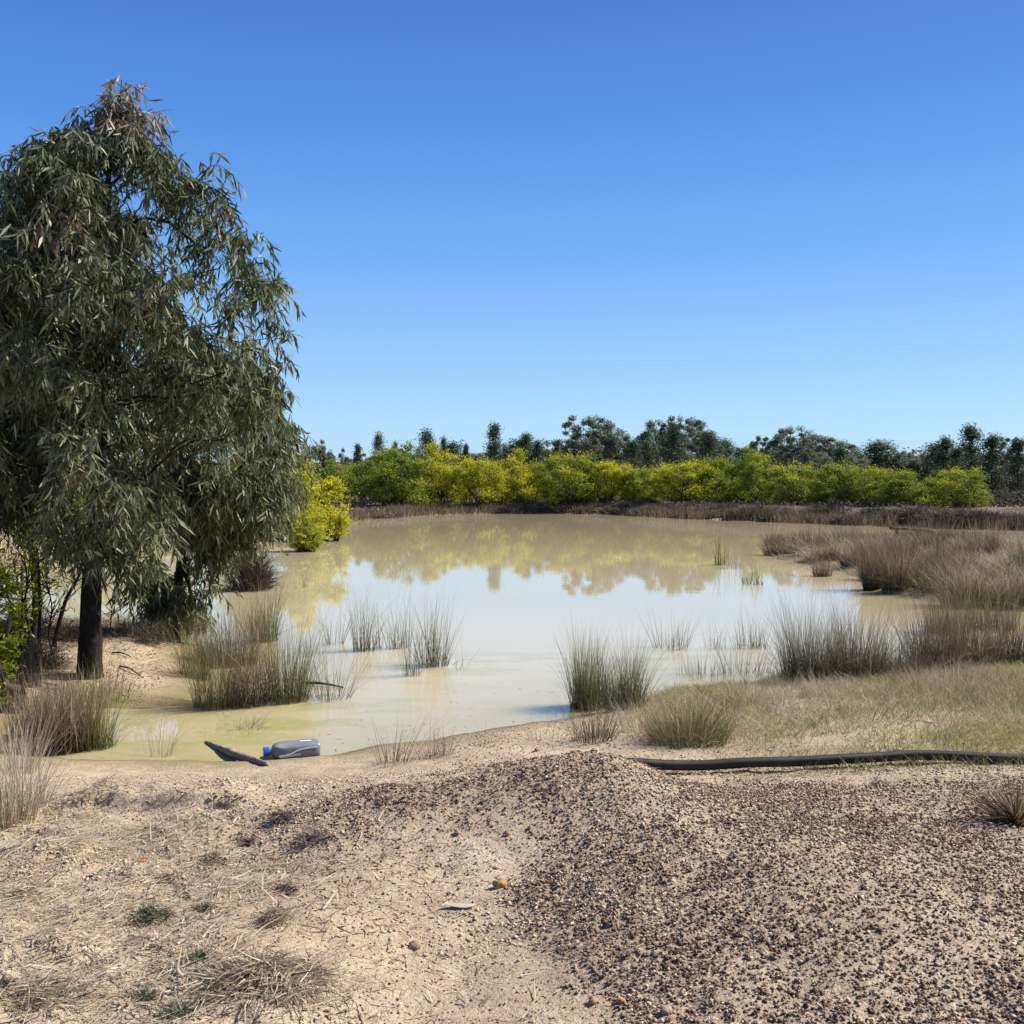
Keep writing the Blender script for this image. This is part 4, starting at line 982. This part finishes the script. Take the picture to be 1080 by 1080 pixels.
# matted dead tussocks
def mat_tussock(px, py, wpx, hpx, label, n=260, mat='straw', vb=.45, up=.5, name='dead_tussock', lw=.004, cat='dead grass'):
    p = hit(px, py); k = pxsize(p); r = wpx * k / 2; h = hpx * k
    a = rng.uniform(0, 2 * PI, n); rr = r * rng.uniform(0, .8, n)
    P = np.stack([rr * np.cos(a), rr * np.sin(a) * .8, rng.uniform(-.01, .55, n) * h * (1 - rr / r)], 1)
    aa = a + rng.normal(size=n) * 1.5
    D = np.stack([np.cos(aa), np.sin(aa), rng.uniform(-.1, up * 2, n)], 1)
    V, Q, T = blades(P, D, rng.uniform(.2, .75, n) * min(max(r, h), .16), np.full(n, lw) * rng.uniform(.6, 1.3, n), rng.normal(size=(n, 3)) * .2 - [0, 0, .25], 3)
    o = mesh_obj(name, V, Q, M[mat], v=np.clip(np.repeat(vb + .28 * rng.normal(size=n), 8), 0, 1), loc=tuple(p)); tag(o, label, cat); return o
mat_tussock(280, 1035, 170, 44, 'large matted dead tussock of bleached stalks in the near left foreground', 2000, vb=.55, up=.22, lw=.005)
mat_tussock(290, 972, 50, 30, 'upright bleached stubble tuft at the back of the large matted tussock', 260, up=1.0)
mat_tussock(222, 912, 40, 26, 'small dark dead stump tuft in the left foreground', 130, 'shrub', .35, .9)
mat_tussock(48, 885, 46, 24, 'grey dead tuft near the left edge below the pale tall grass', 150, 'shrub', .5, .6)
mat_tussock(40, 1050, 130, 26, 'flattened dry stalks in the bottom left corner', 380, up=.3)
mat_tussock(20, 945, 60, 16, 'flat mat of dry stalks on the left edge', 170, up=.3)
mat_tussock(175, 930, 40, 16, 'small brown dry tuft left of centre in the foreground', 110, 'shrub', .4, .5)
mat_tussock(925, 829, 24, 20, 'small dry stub in the crumbs before the pipe', 60, 'shrub', .5, 1.0)
mat_tussock(822, 832, 12, 14, 'tiny brown stub in the crumbs left of the other stub', 26, 'shrub', .3, 1.2)
mat_tussock(890, 826, 14, 14, 'tiny pale stub just in front of the pipe', 26, 'straw', .4, 1.2)
for (px, py, w_, lab) in [(160, 966, 50, 'grey-green herb patch in the middle of the left foreground'), (213, 1012, 44, 'green herb patch left of the large matted tussock'), (150, 1052, 40, 'green herb patch near the bottom left'),
                          (242, 1022, 30, 'small green herb tuft growing in the matted tussock'), (190, 1072, 60, 'green herb patch at the bottom edge'), (215, 960, 26, 'tiny green herb patch behind the matted tussock'), (5, 1040, 24, 'green herb at the left bottom edge')]:
    mat_tussock(px, py, w_, 10, lab, 260, 'herb', .5, .7, 'herb_patch', .005, 'herb')
for (px, py, w_, lab) in [(300, 862, 40, 'purple-grey low plant mat, left one behind the bare patch'), (330, 886, 50, 'purple-grey low plant mat, largest one in the left middle'), (262, 890, 34, 'purple-grey low plant mat left of the largest'), (302, 940, 34, 'dark purple-grey plant mat above the matted tussock'), (235, 852, 34, 'purple-brown plant mat behind the little sand ledge')]:
    mat_tussock(px, py, w_, 8, lab, 320, 'heath', .5, .6, 'plant_mat', .005, 'ground plant')
# spiky dead bush on the right
p = hit(1072, 868); n = 520; k = pxsize(p)
a = rng.uniform(0, 2 * PI, n); el = rng.uniform(.15, 1.25, n)
D = np.stack([np.cos(a) * np.cos(el) - .35, np.sin(a) * np.cos(el) - .1, np.sin(el)], 1)
P0 = D * rng.uniform(0, .05, (n, 1)); P0[:, 2] = np.abs(P0[:, 2]) - .01
L = rng.uniform(.08, .27, n); L[:26] = rng.uniform(.30, .48, 26); D[:26] = [-1, .0, .55] + rng.normal(size=(26, 3)) * [.3, .3, .25]
V, Q, T = blades(P0, D, L, rng.uniform(.003, .006, n), rng.normal(size=(n, 3)) * .12, 3)
tag(mesh_obj('spiky_bush', V, Q, M['sedge'], v=np.clip(np.repeat(.45 + .25 * rng.normal(size=n), 8) + .15 * T, 0, 1), loc=tuple(p)), 'spiky dead grey-brown bush on the crumbs at the right edge', 'bush')

# --- stones and bits
def lump(name, px, py, d, mat, label, cat='stone', sq=.65):
    p = hit(px, py); r = d * pxsize(p) / 2 * .72
    import bmesh
    bm = bmesh.new(); bmesh.ops.create_icosphere(bm, subdivisions=3, radius=1)
    sx, sy = random.uniform(.8, 1.15), random.uniform(.7, 1.0); o1 = random.uniform(0, 99)
    for v_ in bm.verts:
        c = v_.co; nn = float(fbm(np.array([c.x * 1.4 + o1]), np.array([c.y * 1.4 + c.z * 1.1]), 3, 2)[0])
        f = r * (1 + .62 * nn); v_.co = (c.x * f * sx, c.y * f * sy, c.z * f * sq)
    me = bpy.data.meshes.new(name); bm.to_mesh(me); bm.free(); me.materials.append(M[mat])
    for pl in me.polygons: pl.use_smooth = True
    o = bpy.data.objects.new(name, me); C.objects.link(o); o.location = (p[0], p[1], p[2] + r * sq * .55); o.rotation_euler = (0, 0, random.uniform(0, 6))
    tag(o, label, cat); return o
lump('clay_lump', 527, 936, 20, 'orange_stone', 'orange-brown clay lump with holes on the sandy path', 'clay lump', .8)
lump('stone', 523, 917, 9, 'stone', 'small pale stone just behind the orange clay lump')
lump('stone', 625, 1058, 17, 'stone', 'brown stone near the bottom edge, left one of two')
lump('stone', 655, 1057, 14, 'orange_stone', 'reddish stone near the bottom edge, right one of two')
lump('stone', 702, 1068, 16, 'stone', 'brown stone at the bottom edge right of the two others')
lump('stone', 535, 880, 11, 'orange_stone', 'reddish pebble on the path near the mound foot', )
lump('stone', 482, 880, 13, 'stone', 'round brown clod on the path left of the reddish pebble')
lump('stone', 437, 1000, 20, 'stone', 'buff clod at the right of the matted tussock')
lump('stone', 566, 792, 11, 'orange_stone', 'orange stone on the crest of the mound')
lump('stone', 1022, 853, 10, 'orange_stone', 'yellowish pebble left of the spiky dead bush')
lump('stone', 1000, 992, 14, 'stone', 'dark clod in the crumbs at lower right')
lump('stone', 963, 803, 10, 'stone', 'pale stone lying against the black pipe')
lump('plastic_scrap', 150, 909, 12, 'red', 'small red scrap on the sand of the left foreground', 'litter', .4)
for (px, py, d_, lab) in [(980, 762, 26, 'pale bleached wood bit on the far right grass'), (700, 803, 20, 'small grey-white litter bit at the pipe end')]:
    lump('wood_chip', px, py, d_ * .6, 'deadleaf', lab, 'wood chip', .3)
# dead leaf on the path
p = hit(486, 958); me_l = []
th = np.linspace(0, 2 * PI, 17)[:-1]
top = np.stack([.062 * np.cos(th), .018 * np.sin(th) * (1 + .2 * np.cos(th)), .004 + .010 * np.cos(th) ** 2], 1); bot = top - [0, 0, .0015]
Fc = [list(range(16)), list(range(31, 15, -1))] + [[i, 16 + i, 16 + (i + 1) % 16, (i + 1) % 16] for i in range(16)]
o = mesh_obj('dead_leaf', np.concatenate([top, bot]), Fc, M['deadleaf'], loc=(p[0], p[1], p[2] + .006)); o.rotation_euler = (0, 0, -.15)
tag(o, 'pale oval dead leaf lying on the sandy path', 'leaf')

# --- black poly pipe
pts = []
for (px, py) in [(630, 805), (672, 804), (700, 805), (740, 803), (790, 801), (840, 798), (880, 796), (920, 794), (960, 796), (1000, 798), (1040, 800), (1080, 803), (1150, 806), (1230, 812)]:
    q = hit(px, py); pts.append(q)
pts = np.array(pts); Yp = np.interp(np.arange(14), [0, 3, 8, 13], [6.05, 6.15, 6.28, 6.15]); 
for i, (px, py) in enumerate([(630, 805), (672, 804), (700, 805), (740, 803), (790, 801), (840, 798), (880, 796), (920, 794), (960, 796), (1000, 798), (1040, 800), (1080, 803), (1150, 806), (1230, 812)]):
    q = at_y(px, py - 1, Yp[i]); g_ = Hs(q[0], q[1]); pts[i] = [q[0], q[1], min(max(q[2], g_ + .022), g_ + .05)]
pp = smooth_path(pts, 70)
V, Fc = sweep(pp, np.full(70, .029), 20)
pipe = mesh_obj('poly_pipe', V, Fc, M['pipe'], smooth=True); tag(pipe, 'long black plastic water pipe lying across the right bank', 'pipe')

# --- log
A = on_z(217, 783, .0); B = on_z(281, 812, .05); B[2] = Hs(B[0], B[1])
L0 = []
for f_ in np.linspace(0, 1, 7):
    q_ = A * (1 - f_) + B * f_; L0.append([q_[0] + .006 * math.sin(f_ * 7), q_[1], (Hs(B[0], B[1]) + .008) * f_ ** 1.5 + .004])
L0 = np.array(L0)
lp = smooth_path(L0, 22); rr = np.interp(np.linspace(0, 1, 22), [0, .1, .35, .42, .8, 1], [.009, .016, .024, .027, .023, .015])
V, Fc = sweep(lp, rr, 14, .13)
lg = mesh_obj('fallen_log', V, Fc, M['log'], smooth=True); tag(lg, 'short dark weathered log reaching from the sand into the inlet', 'log')

# --- grey oil bottle with blue cap
bc = hit(311, 798); k = pxsize(bc)
import bmesh
root = empty('plastic_bottle', (bc[0], bc[1] + .02, max(bc[2], 0) - .004), 0.36)
Lb, Wb, Hb = .335, .175, .104     # length along x, wide lying flat, thickness up
Vs = []; prof_b = [(-.168, .30, .42), (-.160, .42, .60), (-.150, .62, .80), (-.125, .84, .93), (-.09, .96, 1.0), (0.0, 1.0, 1.0), (.10, 1.0, 1.0), (.145, .97, .98), (.160, .90, .92), (.167, .74, .78)]
ns = 32
for (xx, wf, hf) in prof_b:
    for i in range(ns):
        a = 2 * PI * i / ns; c, s_ = math.cos(a), math.sin(a)
        e = .42
        Vs.append([xx, math.copysign(abs(c) ** e, c) * Wb / 2 * wf + (.0 if xx > -.12 else -.02 * (1 - wf)), math.copysign(abs(s_) ** e, s_) * Hb / 2 * hf + Hb / 2])
Fs = []
m_ = len(prof_b)
for a in range(m_ - 1):
    for i in range(ns):
        j = (i + 1) % ns; Fs.append([a * ns + i, a * ns + j, (a + 1) * ns + j, (a + 1) * ns + i])
Fs.append([i for i in range(ns)][::-1]); Fs.append([(m_ - 1) * ns + i for i in range(ns)])
Vs = np.array(Vs)
# handle recess pressed into the side that faces up and towards the shore
for v_ in Vs:
    dd = ((v_[0] + .055) / .055) ** 2 + ((v_[1] + .045) / .04) ** 2
    if v_[2] > Hb * .5 and dd < 1.6: v_[2] -= .030 * max(0, 1 - dd / 1.6)
body = mesh_obj('body', Vs, Fs, M['grey_plastic'], root, smooth=True)
sub = body.modifiers.new('sub', 'SUBSURF'); sub.levels = 2; sub.render_levels = 2
# neck and cap (cap points left)
def cyl(name, x0, x1, r0_, r1_, yc, zc, mat, ridges=0):
    n_ = 40; V = []; pr = [(x0, r0_ * .86), (x0 + (x1 - x0) * .08, r0_), (x1 - (x1 - x0) * .08, r1_), (x1, r1_ * .92)]
    for (xx, rr_) in pr:
        for i in range(n_):
            a = 2 * PI * i / n_; q = rr_ * (1 + (.04 if ridges and i % 2 else 0)); V.append([xx, yc + q * math.cos(a), zc + q * math.sin(a)])
    F_ = [[a * n_ + i, a * n_ + (i + 1) % n_, (a + 1) * n_ + (i + 1) % n_, (a + 1) * n_ + i] for a in range(3) for i in range(n_)]
    F_.append(list(range(n_))[::-1]); F_.append([3 * n_ + i for i in range(n_)])
    return mesh_obj(name, V, F_, M[mat], root, smooth=False)
cyl('neck', -.185, -.155, .024, .026, -.015, .055, 'grey_plastic')
cyl('cap', -.222, -.184, .031, .031, -.015, .055, 'blue', 1)
# wavy silver stripes round the side facing the shore and a small white print on top
def strip(name, path, wd, mat, nrm):
    P_ = np.array(path, float); up = np.array(wd, float)
    o_ = np.array(nrm, float)
    a_ = P_ + up / 2 + o_; b_ = P_ - up / 2 + o_; a2 = a_ - o_ * .9; b2 = b_ - o_ * .9; n_ = len(P_)
    V = np.concatenate([a_, b_, a2, b2]); F_ = []
    for i in range(n_ - 1):
        F_ += [[i, i + 1, n_ + i + 1, n_ + i], [2 * n_ + i, i, i + 1, 2 * n_ + i + 1][::-1], [n_ + i, n_ + i + 1, 3 * n_ + i + 1, 3 * n_ + i]]
    return mesh_obj(name, V, F_, M[mat], root)
xs = np.linspace(-.125, .150, 24)
wav = Hb * .34 + .04 * xs + .036 * (1 / (1 + np.exp(-(xs + .02) * 45))) 
strip('stripe', np.stack([xs, 0 * xs - Wb / 2 + .0008, wav], 1), (0, 0, .010), 'white', (0, -.002, 0))
xs2 = np.linspace(-.12, .02, 14)
strip('stripe', np.stack([xs2, 0 * xs2 - Wb / 2 + .0008, Hb * .22 + 0 * xs2 + .012 * (xs2 + .12) / .14], 1), (0, 0, .010), 'silver', (0, -.002, 0))
xs3 = np.linspace(.03, .11, 8)
strip('print', np.stack([xs3, 0 * xs3 + .0, 0 * xs3 + Hb + .0004], 1), (0, .022, 0), 'white', (0, 0, .0015))
tag(root, 'grey plastic oil bottle with blue cap lying on its side at the waterline', 'bottle')

# --- rusty rail on posts over the far reeds
q0 = at_y(938, 557, 33); q1 = at_y(986, 561, 33)
root = empty('rusty_rail', (q0[0], 33, Hs(q0[0], 33)))
bo = np.array(root.location)
V, Fc = sweep(smooth_path([q0, (q0 + q1) / 2 + [0, 0, .03], q1], 12), np.full(12, .045), 8); mesh_obj('rail', V - bo, Fc, M['rust'], root, smooth=True)
for px in (946, 974):
    q = at_y(px, 558.5, 33); g_ = Hs(q[0], 33) - .1
    V, Fc = sweep(np.array([[q[0], 33, g_], [q[0], 33, (g_ + q[2]) / 2], [q[0], 33, q[2]]]), np.full(3, .05), 8); mesh_obj('post', V - bo, Fc, M['rust'], root, smooth=True)
tag(root, 'low rusty rail on two posts above the reed bed near the far shore', 'rail')

# sticks lying on the sand bank
for i, (a1, a2, a3, lab) in enumerate([((126, 704), (150, 716), (138, 708), 'dark fallen stick on the sand right of the thick trunk'), ((118, 690), (138, 694), (128, 691), 'short dark stick higher up on the sand bank')]):
    P_ = np.array([hit(*a1) + [0, 0, .012], hit(*a3) + [0, 0, .03], hit(*a2) + [0, 0, .012]])
    V, Fc = sweep(smooth_path(P_, 10), np.linspace(.009, .004, 10), 7, .1); tag(mesh_obj('stick', V, Fc, M['bark'], smooth=True), lab, 'stick')
P_ = np.array([hit(318, 722) + [0, 0, .02], hit(340, 724) + [0, 0, .03], hit(362, 726) + [0, 0, .01]])
V, Fc = sweep(smooth_path(P_, 10), np.linspace(.016, .007, 10), 8, .1); tag(mesh_obj('stick', V, Fc, M['bark'], smooth=True), 'dark branch lying in the water behind the splayed rush clump', 'stick')

# ------------------------------------------------------------------ light, sky, camera
AZ, EL = math.radians(74), math.radians(43)     # sun to the right, slightly ahead
sd = np.array([math.sin(AZ) * math.cos(EL), math.cos(AZ) * math.cos(EL), math.sin(EL)])
from mathutils import Vector
sl_ = bpy.data.lights.new('sun', 'SUN'); sl_.energy = 5.0; sl_.angle = math.radians(.53); sl_.color = (1, .955, .89)
so = bpy.data.objects.new('sun', sl_); C.objects.link(so); so.rotation_euler = Vector(tuple(sd)).to_track_quat('Z', 'Y').to_euler()
w = bpy.data.worlds.new('World'); bpy.context.scene.world = w; w.use_nodes = True
nt = w.node_tree; bg = nt.nodes['Background']
sky = nt.nodes.new('ShaderNodeTexSky'); sky.sky_type = 'NISHITA'; sky.sun_disc = False
sky.sun_elevation = EL; sky.sun_rotation = AZ; sky.altitude = 200; sky.air_density = 1.0; sky.dust_density = .15; sky.ozone_density = 2.2
wtc = nt.nodes.new('ShaderNodeTexCoord'); sx = nt.nodes.new('ShaderNodeSeparateXYZ'); nt.links.new(wtc.outputs['Generated'], sx.inputs[0])
elev = maths(nt, 'MAXIMUM', sx.outputs[2], 0.0)
air = ramp(nt, [(0, (.370, .585, .820)), (.05, (.345, .585, .850)), (.10, (.258, .510, .850)), (.20, (.130, .362, .810)), (.30, (.066, .242, .700)), (.42, (.035, .145, .525)), (1, (.040, .120, .480))], elev)
air = mixc(nt, 1.0, air, (6.1, 6.1, 6.1), 'MULTIPLY')      # clear winter blue in the units of the sky texture
tone = mixc(nt, .86, sky.outputs[0], air)
nt.links.new(tone, bg.inputs[0]); bg.inputs[1].default_value = .10
cam = bpy.data.cameras.new('camera'); co = bpy.data.objects.new('camera', cam); C.objects.link(co)
co.location = (0, 0, CAMZ); co.rotation_euler = (PI / 2 - PITCH, 0, 0)
cam.sensor_width = 36; cam.lens = 36 * F / 1080; cam.clip_end = 3000; cam.clip_start = .05
sc = bpy.context.scene; sc.camera = co
sc.view_settings.view_transform = 'Standard'; sc.view_settings.look = 'None'; sc.view_settings.exposure = .90; sc.view_settings.gamma = 1
sc.render.engine = 'CYCLES'; sc.cycles.max_bounces = 6; sc.cycles.transparent_max_bounces = 4
